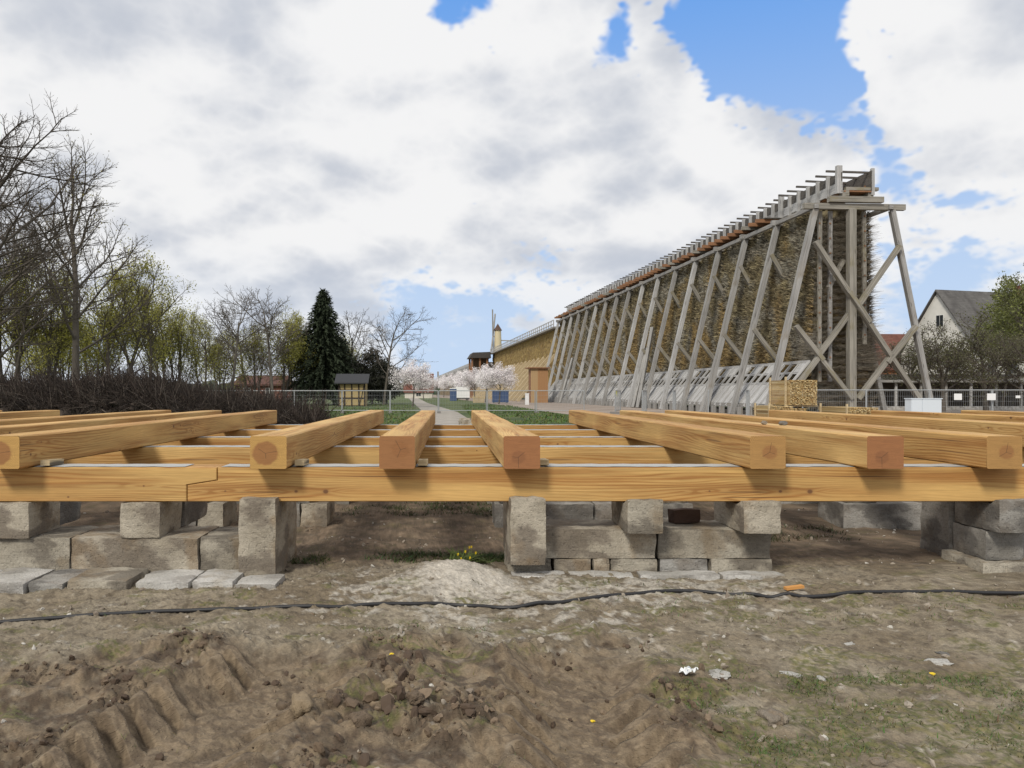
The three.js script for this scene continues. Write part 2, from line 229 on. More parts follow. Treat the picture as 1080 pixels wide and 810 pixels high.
// ---------------------------------------------------------------- ground: churned earth near, level far
const seg2 = (x, z, ax, az, bx, bz) => { const dx = bx - ax, dz = bz - az, L = Math.hypot(dx, dz), s = ((x - ax) * dx + (z - az) * dz) / L, t = ((x - ax) * dz - (z - az) * dx) / L; return [s, t, L]; };
const RUTS = [[-1.52, 2.2, -0.80, 4.6, .44, .095], [0.50, 2.2, 0.70, 4.62, .36, .08]];
const inRect = (x, a, b, e) => smooth(a - e, a + e, x) * (1 - smooth(b - e, b + e, x));
function groundAt(X, Z) {
  // returns [height, churned, rut]
  const fade = 1 - smooth(8.5, 12, Z);
  let h = (fbm2(X * .5, Z * .5, 3) * .05 + fbm2(X * 2.2 + 4, Z * 2.2, 3) * .022) * fade;
  let churn = 0, rut = 0;
  if (Z < 7.5) {
    const edge = 4.72 + fbm2(X * 1.6, 3.3, 3) * .45 - smooth(.9, 2.0, X) * 1.1 - smooth(-1.5, -2.6, X) * .5;
    churn = (1 - smooth(edge - .22, edge + .08, Z)) * smooth(-4.2, -2.2, X) * (1 - smooth(0.95, 1.55, X + fbm2(Z * 1.5, 9) * .6));
    const jx = X + n2(X * 6, Z * 6) * .03, jz = Z + n2b(X * 6, Z * 6) * .03, clod = clods(jx * 6.5, jz * 6.5) * .045 + clods(jx * 15 + 9, jz * 15) * .028 + clods(jx * 34, jz * 34 + 5) * .013 + n2b(X * 60, Z * 60) * .003;
    const rough = .25 + 1.1 * smooth(-.2, .3, fbm2(X * 1.3 + 2, Z * 1.3, 2)); h += churn * (fbm2(X * 1.7, Z * 1.7 + 8, 3) * .08 + clod * .58 * rough - .02);
    // heap of broken clods between the wheel tracks, and the torn lip where the crust starts
    const heap = Math.exp(-(((X + .28) / .36) ** 2 + ((Z - 3.85) / .42) ** 2)); h += heap * (.03 + clod * .45);
    h += Math.exp(-(((Z - edge) / .12) ** 2)) * churnedBand(X) * (.012 + Math.abs(n2(X * 9, Z * 9)) * .035);
    for (const [ax, az, bx, bz, w, deep] of RUTS) {
      const [s, t0, L] = seg2(X, Z, ax, az, bx, bz), t = t0 + fbm2(s * 1.3, ax * 5, 2) * .08 + n2(X * 6, Z * 6) * .012, end = 1 - smooth(L - .3, L + .04, s), a = Math.abs(t) / w;
      const q = (1 - smooth(.95, 1.15, a)) * end; rut = Math.max(rut, q);
      const rim = (t < 0 ? .028 : .012) + n2(s * 3, ax) * .02;
      h = lerp(h, lerp(-deep, rim, smooth(.40, 1.08, a)) + h * .15, q);
      const berm = Math.exp(-(((a - 1.2) / .16) ** 2)) * end; h += berm * (.008 + clod * .35);
      // lugs of the tyre: bars squeezed up the flanks of the rut, with steep edges
      const ph = (s - Math.abs(t) * .45 + n2(X * 3, Z * 3) * .02) / .19, id = Math.round(ph), cell = Math.abs(ph - id), keep = smooth(-.6, -.3, n2(id * 3.7 + ax, Math.sign(t) * 5));
      const bar = (1 - smooth(.23, .31, cell)) * keep, on = smooth(.30, .55, a) * (1 - smooth(.88, 1.04, a));
      h += q * (bar - .35) * on * .07 * (t < 0 ? 1 : .8);
      h += q * (1 - on) * (clod * .16 + fbm2(X * 7, Z * 7, 3) * .012 + Math.max(0, n2b(X * 24, Z * 24) - .3) * .014) + q * Math.abs(n2(s * 2.2 + 3, t * 26)) * .006 * (1 - on);
    }
    h += (1 - churn) * (clods(X * 22, Z * 22) * .007 * smooth(-.1, .3, fbm2(X * 1.7, Z * 1.7 + 40, 2)) + fbm2(X * 8, Z * 8, 4) * .017 + Math.max(0, n2(X * 38, Z * 38) - .45) * .010 + Math.max(0, n2b(X * 19, Z * 19) - .5) * .022);
  } else h += fbm2(X * 8, Z * 8, 3) * .012 * fade;
  // fine pale sand tipped beside the pier
  h += .105 * Math.exp(-(((X - .07) / .42) ** 2 + ((Z - 6.4) / .36) ** 2));
  return [h, churn, rut];
  function churnedBand(x) { return smooth(-2.6, -1.4, x) * (1 - smooth(.9, 1.5, x)); }
}
const gh = (X, Z) => groundAt(X, Z)[0];
{
  const xs = [], zs = [];
  for (let x = -3; x < 3.4; x += .0125) xs.push(x);
  for (let x = 3.4, s = .0125; x < 3000; x += s) { xs.push(x); s *= 1.07; s = Math.min(s, 400); }
  const left = []; for (let x = -3.0125, s = .0125; x > -3000; x -= s) { left.push(x); s *= 1.07; s = Math.min(s, 400); }
  xs.unshift(...left.reverse());
  for (let z = -60, s = 8; z < 2.6; z += s) { zs.push(z); s = Math.max(.6, (2.6 - z) * .35); if (2.6 - z < .7) break; }
  for (let z = 2.62; z < 6.7; z += .0135) zs.push(z);
  for (let z = 6.7, s = .016; z < 3500; z += s) { zs.push(z); s = Math.min(s * 1.05, 400); }
  const nx = xs.length, nz = zs.length, P = new Float32Array(nx * nz * 3), C = new Float32Array(nx * nz * 3), UV = new Float32Array(nx * nz * 2);
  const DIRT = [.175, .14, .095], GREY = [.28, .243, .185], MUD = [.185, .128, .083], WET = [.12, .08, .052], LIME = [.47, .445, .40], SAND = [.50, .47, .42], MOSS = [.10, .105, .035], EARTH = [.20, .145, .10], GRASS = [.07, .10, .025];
  for (let j = 0, k = 0; j < nz; j++) for (let i = 0; i < nx; i++, k++) {
    const X = xs[i], Z = zs[j], near = Z > 2 && Z < 14 && Math.abs(X) < 12;
    const [h, churn, rut] = near ? groundAt(X, Z) : [fbm2(X * .5, Z * .5, 3) * .05 * (1 - smooth(8.5, 12, Z)), 0, 0];
    P[k * 3] = X; P[k * 3 + 1] = h; P[k * 3 + 2] = -Z; UV[k * 2] = X + h * clamp(X, -1, 1); UV[k * 2 + 1] = Z + h;
    let c = mix3(DIRT, GREY, clamp(.45 + fbm2(X * .8, Z * .8 + 2, 4) * 1.1));
    if (near) {
      const g = fbm2(X * 3.1, Z * 3.1, 4), f2 = fbm2(X * 11, Z * 11 + 5, 3);
      c = mix3(c, LIME, smooth(.12, .42, g * .8 + f2 * .4 - .16 + .6 * Math.exp(-(((Z - 6.0) / .5) ** 2)) * inRect(X, -.9, 2.6, .5) - .05 + .36 * Math.exp(-(((X - .5) / 1.1) ** 2 + ((Z - 5.15) / .55) ** 2))) * .7);
      c = mix3(c, mix3(EARTH, [.105, .075, .05], smooth(-.2, .25, g)), smooth(6.6, 7.1, Z + g * .3) * .85); c = mix3(c, [.085, .066, .045], smooth(.1, .35, fbm2(X * 6.5, Z * 6.5 + 30, 4)) * .6);
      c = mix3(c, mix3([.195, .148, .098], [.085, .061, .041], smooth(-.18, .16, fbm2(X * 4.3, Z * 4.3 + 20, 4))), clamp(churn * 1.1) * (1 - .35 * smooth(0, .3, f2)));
      c = mix3(c, mix3([.135, .10, .066], [.215, .165, .11], smooth(-.25, .2, f2 + fbm2(X * 3, Z * 3 + 7, 2) * .6)), rut * .9);
      const moss = smooth(.06, .34, fbm2(X * 1.5 + 3, Z * 2.6 + 1, 5) + .55 * inRect(X, .9, 3.6, .5) * (1 - smooth(3.5, 5.2, Z)) + .20 * inRect(X, -.5, .6, .3) * inRect(Z, 4.55, 5.0, .12) + .2 * inRect(X, 1.4, 4.4, .5) * inRect(Z, 5.2, 5.75, .2) - .12) * (1 - rut) * (1 - .6 * smooth(6, 6.6, Z));
      c = mix3(c, mix3(MOSS, [.17, .15, .06], smooth(-.1, .3, f2)), moss * .85 * smooth(-.28, .12, fbm2(X * 22, Z * 22, 2)));
      const sand = Math.exp(-(((X - .10) / .40) ** 2 + ((Z - 6.36) / .27) ** 2)) + .5 * Math.exp(-(((X - .2) / .9) ** 2 + ((Z - 6.0) / .2) ** 2)); c = mix3(c, SAND, smooth(.2, .75, sand + f2 * .3) * .9);
      const xs_ = X + h * clamp(X, -1, 1), zs_ = Z + h, fine = n2(xs_ * 47, zs_ * 47) * .17 + n2b(xs_ * 90, zs_ * 90) * .15 + n2(xs_ * 21, zs_ * 21) * .12; c = c.map((q) => q * (1 + fine));
    } else c = mix3(mix3(c, EARTH, .5), GRASS, smooth(16, 22, Z) * smooth(-.3, .2, fbm2(X * .09, Z * .09, 4) + .12 + smooth(60, 200, Z)));
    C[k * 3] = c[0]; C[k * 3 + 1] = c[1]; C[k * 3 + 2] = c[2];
  }
  const I = new Uint32Array((nx - 1) * (nz - 1) * 6); let o = 0;
  for (let j = 0; j < nz - 1; j++) for (let i = 0; i < nx - 1; i++) { const a = j * nx + i, b = a + 1, c = a + nx, d = c + 1; I[o++] = a; I[o++] = b; I[o++] = c; I[o++] = b; I[o++] = d; I[o++] = c; }
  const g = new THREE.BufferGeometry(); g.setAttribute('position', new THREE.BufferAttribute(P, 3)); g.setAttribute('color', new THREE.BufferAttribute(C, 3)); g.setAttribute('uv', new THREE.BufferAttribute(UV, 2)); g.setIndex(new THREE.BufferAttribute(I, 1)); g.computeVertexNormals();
  const grit = tex(1024, 1024, (u, v) => { const k = .86 + pf(u, v, 12, 12, 4) * .3 + pn(u, v, 260, 260) * .16 + smooth(.55, .8, pn(u, v, 130, 130)) * .35; return [k, k * .99, k * .97]; }, true, [.7, .7]);
  const gritBump = tex(1024, 1024, (u, v) => .4 + pf(u, v, 24, 24, 5) * .5 + smooth(.45, .8, pn(u, v, 130, 130)) * .3, false, [.7, .7]);
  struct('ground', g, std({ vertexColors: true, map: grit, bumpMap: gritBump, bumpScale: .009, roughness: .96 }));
}
// loose stuff on the ground
function pebbleGeo(seed, flat = .7) { const g = mergeVertices(new THREE.IcosahedronGeometry(1, 1).deleteAttribute('uv').deleteAttribute('normal')), p = g.attributes.position; for (let i = 0; i < p.count; i++) { const k = 1 + n3(p.getX(i) * 1.3 + seed * 9, p.getY(i) * 1.3, p.getZ(i) * 1.3) * .42; p.setXYZ(i, p.getX(i) * k, p.getY(i) * k * flat, p.getZ(i) * k); } g.computeVertexNormals(); g.setAttribute('uv', new THREE.Float32BufferAttribute(new Float32Array(p.count * 2), 2)); return g; }
function facet(g) { const f = g.toNonIndexed(); f.computeVertexNormals(); return f; }
{
  const f = rng(77), items = [], dark = [];
  for (let k = 0; k < 12000; k++) { const Z = 2.9 + Math.pow(f(), 1.1) * 7.5, X = (f() - .47) * (1.6 * Z), [h, churn, rut] = groundAt(X, Z), dens = fbm2(X * 1.1, Z * 1.1 + 3, 3); if (rut > .3 || (churn > .5 && f() < .85) || dens < -.05 + f() * .3 && f() < .85) continue; const s = .0025 + Math.pow(f(), 8) * .018, t = f(); items.push([mat4(V(X, h + s * .15, -Z), f() * 3, f() * 6, f() * 3, s * (1 + f() * .6), s * .75, s), t < .12 ? lin(.46, .44, .40) : t < .6 ? lin(.31, .27, .22) : lin(.20, .165, .13)]); }
  stuff(scene, 'gravel', facet(pebbleGeo(1)), std({ color: 0xffffff }), items).userData.label = 'scattered pebbles and grit on the building-site earth';
  for (let k = 0; k < 12000; k++) { const Z = 2.9 + f() * 2.6, X = -2.6 + f() * 4.3, [h, churn, rut] = groundAt(X, Z); const heap = Math.exp(-(((X + .28) / .42) ** 2 + ((Z - 3.85) / .5) ** 2)); if (f() > churn * .55 * smooth(-.1, .25, fbm2(X * 1.3 + 2, Z * 1.3, 2)) + heap * .15 || rut > .55 && f() < .85) continue; const s = .004 + Math.pow(f(), 4) * (.018 + heap * .02), c = f(); dark.push([mat4(V(X, h + s * .25, -Z), f() * 3, f() * 6, f() * 3, s * (1 + f() * .7), s * .8, s), c < .5 ? lin(.075, .05, .033) : c < .88 ? lin(.125, .088, .057) : lin(.19, .14, .095)]); }
  stuff(scene, 'mud_clods', facet(pebbleGeo(2, .8)), std({ color: 0xffffff }), dark).userData.label = 'crumbled dark mud clods along the tyre ruts';
}
// bigger clods and stones one can pick out
const clodMat = std({ color: lin(.135, .098, .065), bumpMap: stoneBump, bumpScale: .02 }), paleClod = std({ color: lin(.25, .19, .12), bumpMap: stoneBump, bumpScale: .015 });
function rock(px, py, sx, sy, sz, mat, name, label, seed, group, sink = .75) { const Z = EYE * F / (py - PY), X = (px - PX) / F * Z; const g = new THREE.IcosahedronGeometry(1, 3), p = g.attributes.position; for (let i = 0; i < p.count; i++) { let x = p.getX(i), y = p.getY(i), z = p.getZ(i); const pq = Math.pow(x ** 4 + y ** 4 + z ** 4, .25), cx = x / pq, cy = y / pq, cz = z / pq, k = 1 + fbm3(x * 1.2 + seed * 4, y * 1.2, z * 1.2, 4) * .5; p.setXYZ(i, cx * k * sx * .78, cy * k * sy * .78, cz * k * sz * .78); } const m = mergeVertices(g.deleteAttribute('normal').deleteAttribute('uv'), 1e-5); m.computeVertexNormals(); const q = m.attributes.position, u = new Float32Array(q.count * 2); for (let i = 0; i < q.count; i++) { u[i * 2] = (q.getX(i) + q.getY(i)) * 2; u[i * 2 + 1] = (q.getZ(i) + q.getY(i) * .5) * 2; } m.setAttribute('uv', new THREE.BufferAttribute(u, 2)); return solo(name, m, mat, V(X, gh(X, Z) + sy * (1 - sink) * .6, -Z), label, name === 'mud_clod' ? 'clod' : 'stone', group, seed * 1.7); }
rock(318, 752, .085, .05, .06, paleClod, 'mud_clod', 'big pale tan clod beside the wheel rut', 1);
rock(352, 742, .05, .04, .05, clodMat, 'mud_clod', 'brown clod in the heap close to the big pale clod', 2);
rock(412, 730, .055, .035, .045, paleClod, 'mud_clod', 'flat tan clod on top of the dark mud heap', 3);
rock(300, 728, .05, .04, .045, clodMat, 'mud_clod', 'brown clod on the crest above the big pale clod', 4);
rock(438, 752, .05, .03, .04, clodMat, 'mud_clod', 'dark wet clod at the foot of the mud heap', 5);
rock(380, 764, .06, .04, .05, clodMat, 'mud_clod', 'rounded brown clod between heap and camera', 6);
rock(505, 742, .06, .035, .05, clodMat, 'mud_clod', 'brown clod midway between the two wheel ruts', 7);
rock(758, 712, .075, .014, .065, limeStone, 'stone_fragment', 'thin white mortar flake next to the scrap of plastic', 8);
rock(832, 710, .07, .016, .04, limeStone, 'stone_fragment', 'long grey stone chip half sunk in the moss', 9);
rock(866, 716, .035, .015, .025, limeStone, 'stone_fragment', 'small white stone chip near the long grey chip', 10);
rock(990, 697, .085, .022, .05, limeStone, 'stone_fragment', 'flat whitish slab piece lying on the dry earth', 11);
rock(995, 686, .055, .018, .03, stoneMats[2], 'stone_fragment', 'grey stone piece above the flat whitish slab piece', 12);
rock(926, 799, .05, .02, .035, stoneMats[1], 'stone_fragment', 'rounded pale stone in the moss at the bottom edge', 13);
rock(815, 757, .075, .035, .06, stoneMats[1], 'stone_fragment', 'brownish half buried stone among the moss', 14);
rock(895, 675, .05, .013, .025, limeStone, 'stone_fragment', 'slim white stone splinter below the black hose', 15);
{ // scrap of plastic film with print, an offcut of wood, yellow fallen petals
  const Z = EYE * F / (718 - PY), X = (726 - PX) / F * Z, g = new THREE.PlaneGeometry(.10, .07, 14, 10).rotateX(-Math.PI / 2), p = g.attributes.position; for (let i = 0; i < p.count; i++) p.setY(i, .02 + n2(p.getX(i) * 22, p.getZ(i) * 22) * .02 + Math.abs(p.getX(i)) * .2); g.computeVertexNormals();
  const film = tex(128, 64, (u, v) => (v > .35 && v < .6 && pn(u, .2, 14, 1) > 0) ? [.10, .16, .26] : [.72, .74, .74], true);
  solo('plastic_scrap', g, std({ map: film, roughness: .35, side: THREE.DoubleSide }), V(X, gh(X, Z) - .002, -Z), 'crumpled white and blue plastic scrap on the mud', 'litter', undefined, .9);
  const Zc = EYE * F / (625 - PY), Xc = (838 - PX) / F * Zc; const m = solo('wood_offcut', bar(V(-.07, 0, 0), V(.07, .012, -.02), .045, .02), std({ color: lin(.55, .27, .08) }), V(Xc, gh(Xc, Zc) + .014, -Zc), 'small orange wood offcut lying behind the black hose', 'offcut');
  const petal = std({ color: lin(.72, .52, .03) });
  for (const [x, y, s, l] of [[413, 693, .012, 'single yellow dandelion head on the crest above the ruts'], [652, 735, .014, 'yellow petal in the bare wheel rut'], [625, 745, .011, 'smaller yellow petal deeper in the bare wheel rut'], [983, 712, .014, 'yellow blossom beside the flat whitish slab piece']]) { const q = EYE * F / (y - PY), xx = (x - PX) / F * q; const pg = facet(pebbleGeo(s * 900, .45)).scale(s, s, s); solo('fallen_blossom', pg, petal, V(xx, gh(xx, q) + .006, -q), l, 'blossom'); }
}
{ // hose
  const pts = [[-60, 664], [60, 655], [160, 648], [260, 643], [350, 640], [430, 636.5], [490, 635], [535, 641], [600, 636], [680, 627], [725, 625], [800, 628.5], [850, 630], [930, 629], [1000, 628], [1140, 627]].map(([x, y]) => { const Z = EYE * F / (y - PY), X = (x - PX) / F * Z; return V(X, gh(X, Z) + .010, -Z); });
  const curve0 = new THREE.CatmullRomCurve3(pts), many = curve0.getPoints(44).map((p) => V(p.x, Math.max(gh(p.x, -p.z) + .006, p.y - .006), p.z + n2(p.x * 2, 4) * .008));
  solo('black_hose', new THREE.TubeGeometry(new THREE.CatmullRomCurve3(many), 420, .0145, 8), std({ color: lin(.018, .018, .02), roughness: .45 }), null, 'long black rubber hose trailing across the bare earth', 'hose');
}

// ---------------------------------------------------------------- the new timber grillage
const TW = .285, TH = .262, Z0 = 6.3, Z9 = 15.6, CT = .881, CH = .282, CW = .30;   // top beams, and the cross beams' upper edge
// cross beams: the front one is three lengths scarfed together
function scarfed(x0, x1, scarfR, scarfL, seed) {      // a length along x with a stepped scarf at either end; base at y = 0
  const s = new THREE.Shape(), H = CH, o = .125, yb = H * .48, yt = H * .62;
  if (scarfL) { s.moveTo(x0 - o, 0); s.lineTo(x0 - o + .0, yb); s.lineTo(x0 + o, yt); s.lineTo(x0 + o, H); } else { s.moveTo(x0, 0); s.lineTo(x0, H); }
  if (scarfR) { s.lineTo(x1 + o - .006, H); s.lineTo(x1 + o - .006, yt + .003); s.lineTo(x1 - o - .006, yb + .003); s.lineTo(x1 - o - .006, 0); } else { s.lineTo(x1, H); s.lineTo(x1, 0); }
  s.closePath();
  const g = new THREE.ExtrudeGeometry(s, { depth: CW - .016, bevelEnabled: true, bevelSize: .006, bevelThickness: .008, bevelOffset: -.006, bevelSegments: 1, steps: 1 });
  const p = g.attributes.position, n = g.attributes.normal, uv = g.attributes.uv, f = rng(seed), ou = f() * 4, ov = f();
  for (let i = 0; i < p.count; i++) { const x = p.getX(i), y = p.getY(i), z = p.getZ(i); uv.setXY(i, (x + ou) / 4, (Math.abs(n.getY(i)) > .6 ? z + .31 : y) / 1.2 + ov); }
  g.clearGroups(); return g.translate(0, 0, -CW / 2 + .008);
}
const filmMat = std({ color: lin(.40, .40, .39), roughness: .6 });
const crossWhere = [6.5 + CW / 2, 9.0, 10.9, 13.0, 15.0];
const crossWord = ['', 'second cross timber behind the scarfed front timber', 'middle cross timber of the grillage', 'fourth cross timber under the long beams', 'rearmost cross timber under the far beam ends'];
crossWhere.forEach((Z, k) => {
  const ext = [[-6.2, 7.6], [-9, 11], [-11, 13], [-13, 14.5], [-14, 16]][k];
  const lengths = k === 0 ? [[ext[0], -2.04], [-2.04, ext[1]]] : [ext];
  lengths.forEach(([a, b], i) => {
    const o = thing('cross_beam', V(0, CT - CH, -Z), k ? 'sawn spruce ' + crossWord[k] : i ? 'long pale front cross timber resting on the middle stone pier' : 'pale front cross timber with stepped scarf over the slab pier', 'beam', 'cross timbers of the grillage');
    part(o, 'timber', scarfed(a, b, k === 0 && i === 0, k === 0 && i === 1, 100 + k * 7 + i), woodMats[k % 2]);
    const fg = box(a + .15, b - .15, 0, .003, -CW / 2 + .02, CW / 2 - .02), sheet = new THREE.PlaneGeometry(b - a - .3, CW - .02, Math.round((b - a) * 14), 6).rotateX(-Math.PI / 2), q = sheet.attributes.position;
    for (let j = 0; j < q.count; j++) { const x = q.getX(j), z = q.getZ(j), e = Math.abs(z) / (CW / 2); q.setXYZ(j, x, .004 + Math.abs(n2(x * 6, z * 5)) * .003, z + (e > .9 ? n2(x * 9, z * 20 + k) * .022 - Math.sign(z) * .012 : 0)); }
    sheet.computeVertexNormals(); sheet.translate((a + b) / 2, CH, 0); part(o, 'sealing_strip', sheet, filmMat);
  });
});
const topX = [[-8.95, 3, 'leftmost long beam, mostly hidden at the edge of the frame'], [-7.87, 1, 'long beam second from the edge by the brush heap'], [-5.71, 0, 'long beam whose far end stops before the tall brush pile'], [-4.62, 3, 'long beam just behind the big beam on the slab pier'],
  [-3.575, 0, 'thick long beam crossing above the slab pier'], [-1.455, 0, 'long beam ending in pale sapwood round a dark heart'], [-.42, 1, 'long beam with square orange end, left of the central pair'], [.58, 2, 'long beam with square orange end, right of the central pair'],
  [2.54, 3, 'long beam over the middle pier with a cracked end'], [3.495, 2, 'long beam with a reddish end and two stones on it'], [4.43, 3, 'long beam ending close to the right pier'], [6.52, 3, 'first long beam beyond the right pier'], [8.45, 1, 'second long beam beyond the right pier'], [10.3, 3, 'rightmost long beam in front of the white cabinet']];
topX.forEach(([x, e, l], i) => {
  const L = Z9 - Z0 + (i % 3) * .12 - .1, o = solo('long_beam', timber(TW + (i % 2) * .008, TH, L, .011, 200 + i), [woodMats[i % 2], ends[e]], V(x, CT + .008 + TH / 2, -(Z0 + L / 2)), 'sawn spruce ' + l, 'beam', 'long beams laid across the grillage');
  o.rotation.y = [0, .002, -.001, .003, -.002, .001, 0][i % 7];
});
// wedges beside the beams
for (const [x, z, l] of [[-3.34, 6.62, 'little wooden wedge beside the beam over the slab pier'], [-1.24, 6.62, 'little wooden wedge beside the pale-ended beam'], [-.22, 6.62, 'little wooden wedge at the left of the central beams'], [.79, 6.66, 'little wooden wedge at the right of the central beams']]) solo('wooden_wedge', bar(V(0, .03, .12), V(0, .022, -.12), .075, .045), paleWood, V(x, CT + .008, -z), l, 'wedge');
solo('loose_stone', facet(pebbleGeo(31, .8)).scale(.035, .03, .03), stoneMats[1], V(3.44, CT + .008 + TH + .018, -8.6), 'small stone lying on the reddish-ended beam', 'stone');
solo('loose_stone', facet(pebbleGeo(33, .8)).scale(.045, .035, .035), stoneMats[2], V(3.56, CT + .008 + TH + .02, -8.4), 'larger stone lying on the reddish-ended beam', 'stone');

// ---------------------------------------------------------------- stone piers
let pierSeed = 1;
function pier(label, origin, rows) {                     // rows: [part name, x0, x1, y0, y1, z front, z back, material, lip]
  const o = thing('stone_pier', origin, label, 'pier', 'stone piers under the grillage');
  for (const [name, x0, x1, y0, y1, zf, zb, m, lip] of rows) { pierSeed++; const low = name.startsWith('foot'), kerb = name.startsWith('kerb'); const g = stone(x1 - x0 - .006, y1 - y0, zb - zf, pierSeed, kerb ? .018 : low ? .013 : .015, kerb ? .009 : low ? .008 : .0065, lip || 0); const q = part(o, name, g, m ?? stoneMats[pierSeed % 3]); q.position.set((x0 + x1) / 2 - origin.x, y0, -(zf + zb) / 2 - origin.z); q.rotation.y = (R() - .5) * .02; }
  return o;
}
const B0 = CT - CH - .004;    // underside of the cross beams
pier('long slab pier with three upstanding blocks and pale kerb stones', V(-3, 0, -6.8), [
  ['footing_slab', -4.75, -3.13, -.06, .30, 6.5, 7.1, stoneMats[0]], ['footing_slab', -3.13, -2.07, -.06, .30, 6.5, 7.1, stoneMats[1]], ['footing_slab', -2.07, -1.6, -.06, .298, 6.52, 7.1, stoneMats[0]],
  ['block', -4.25, -3.45, .298, B0, 6.46, 7.0, stoneMats[1]], ['block', -2.72, -2.38, .298, B0, 6.48, 7.02, stoneMats[1]], ['block', -2.70, -2.36, .298, B0, 7.04, 7.7, stoneMats[2]], ['block', -3.76, -3.5, .298, B0, 7.02, 7.5, stoneMats[2]],
  ['tall_block', -1.71, -1.40, -.05, .645, 6.36, 7.25, stoneMats[1], .13],
  ['kerb_stone', -4.6, -3.66, -.05, .045, 6.02, 6.49, limeStone], ['kerb_stone', -3.66, -3.23, -.05, .055, 5.97, 6.49, limeStone], ['kerb_stone', -3.22, -2.94, -.05, .05, 6.0, 6.49, stoneMats[2]], ['kerb_stone', -2.94, -2.47, -.05, .06, 6.02, 6.49, stoneMats[0]], ['kerb_stone', -2.44, -2.0, -.05, .045, 6.05, 6.49, limeStone], ['kerb_stone', -1.99, -1.66, -.05, .05, 6.04, 6.47, limeStone], ['kerb_stone', -1.65, -1.32, -.05, .04, 6.0, 6.34, limeStone],
]);
pier('middle pier of two slabs on a course of small stones', V(1.6, 0, -6.8), [
  ['footing_slab', .74, 1.735, .105, .355, 6.6, 7.12, stoneMats[1]], ['footing_slab', 1.75, 2.70, .105, .355, 6.6, 7.12, stoneMats[0]],
  ['tall_block', .485, .785, .10, .645, 6.36, 7.15, stoneMats[1], .13], ['block', 1.44, 1.74, .352, .632, 6.37, 7.05, stoneMats[0], .12], ['block', 2.375, 2.69, .352, .622, 6.37, 7.1, stoneMats[1], .12],
  ['footing_stone', .48, .86, -.06, .108, 6.57, 7.0, stoneMats[0]], ['footing_stone', .87, 1.19, -.06, .105, 6.59, 7.0, stoneMats[1]], ['footing_stone', 1.20, 1.34, -.06, .105, 6.57, 7.0, stoneMats[1]], ['footing_stone', 1.35, 1.75, -.06, .105, 6.6, 7.0, stoneMats[0]], ['footing_stone', 1.76, 2.17, -.06, .105, 6.59, 7.0, stoneMats[2]], ['footing_stone', 2.18, 2.70, -.06, .108, 6.58, 7.0, stoneMats[0]],
  ['footing_stone', .5, .95, -.05, .02, 6.36, 6.55, limeStone], ['footing_stone', .98, 1.5, -.05, .015, 6.38, 6.56, limeStone], ['footing_stone', 1.55, 2.2, -.05, .018, 6.4, 6.57, limeStone], ['footing_stone', 2.22, 2.75, -.05, .015, 6.4, 6.56, limeStone],
]);
pier('pier at the right edge with stacked cube blocks', V(5.2, 0, -6.8), [
  ['block', 4.47, 4.78, .352, .627, 6.4, 6.98, stoneMats[2], .1], ['block', 4.47, 4.79, .10, .35, 6.56, 7.0, stoneMats[2]], ['footing_slab', 4.8, 6.2, .1, .35, 6.62, 7.1, stoneMats[2]], ['footing_stone', 4.4, 4.9, -.06, .1, 6.5, 7.05, stoneMats[0]], ['footing_stone', 4.91, 5.6, -.06, .1, 6.55, 7.05, stoneMats[2]], ['block', 4.45, 4.8, -.02, B0, 7.02, 7.45, stoneMats[2]], ['block', 5.5, 5.85, .352, B0, 6.6, 7.1, stoneMats[1]],
]);
solo('rusty_brick', stone(.26, .12, .13, 91, .015, .01), std({ color: lin(.085, .05, .036), bumpMap: stoneBump, bumpScale: .01 }), V(2.07, .355, -6.95), 'rusty dark brick left on the middle pier', 'brick', undefined, .25);
const backWord = ['second', 'third', 'fourth', 'rearmost'];
[9.0, 10.9, 13.0, 15.0].forEach((Z, k) => [[-3.1, -2.5], [-1.95, -1.35], [.5, 2.7], [4.35, 6.2], [8, 9.6]].forEach(([a, b], i) => {
  const rows = [['footing_slab', a, (a + b) / 2, -.05, .27, Z - .3, Z + .3, stoneMats[2]], ['footing_slab', (a + b) / 2, b, -.05, .27, Z - .3, Z + .3, stoneMats[(i + k) % 3]], ['block', a + .05, a + .4, .27, B0, Z - .26, Z + .26, stoneMats[2]]];
  if (b - a > 1) rows.push(['block', b - .42, b - .06, .27, B0, Z - .26, Z + .26, stoneMats[0]]);
  pier(`shaded stone pier in the ${backWord[k]} row under the ${['first', 'second', 'third', 'fourth', 'fifth'][i]} stretch from the left`, V((a + b) / 2, 0, -Z), rows);
}));
// old foundation stones beyond the grillage
{ const f = rng(5); let n = 0; for (const [x0, x1, Z, h] of [[-4.6, -3.2, 17.6, .55], [-3.1, -1.7, 17.7, .5], [-1.1, .1, 18.1, .38], [.15, .8, 18.2, .55], [2.1, 4.2, 17.8, .52], [4.3, 6.6, 17.9, .5], [-1.0, .2, 20.5, .3], [.25, .55, 19.2, .9]]) solo('foundation_slab', stone(x1 - x0, h, .6, 300 + n, .05, .03), stoneMats[n % 3], V((x0 + x1) / 2, -.03, -Z), 'old foundation slab beyond the grillage, ' + ['at the brush heap', 'beyond the pale-ended beam', 'between the central beams', 'stepped, by the central gap', 'beside the lawn', 'long, towards the tower', 'low, farther down the central gap', 'small upright, by the path'][n++], 'slab', 'foundation stones beyond the grillage'); }

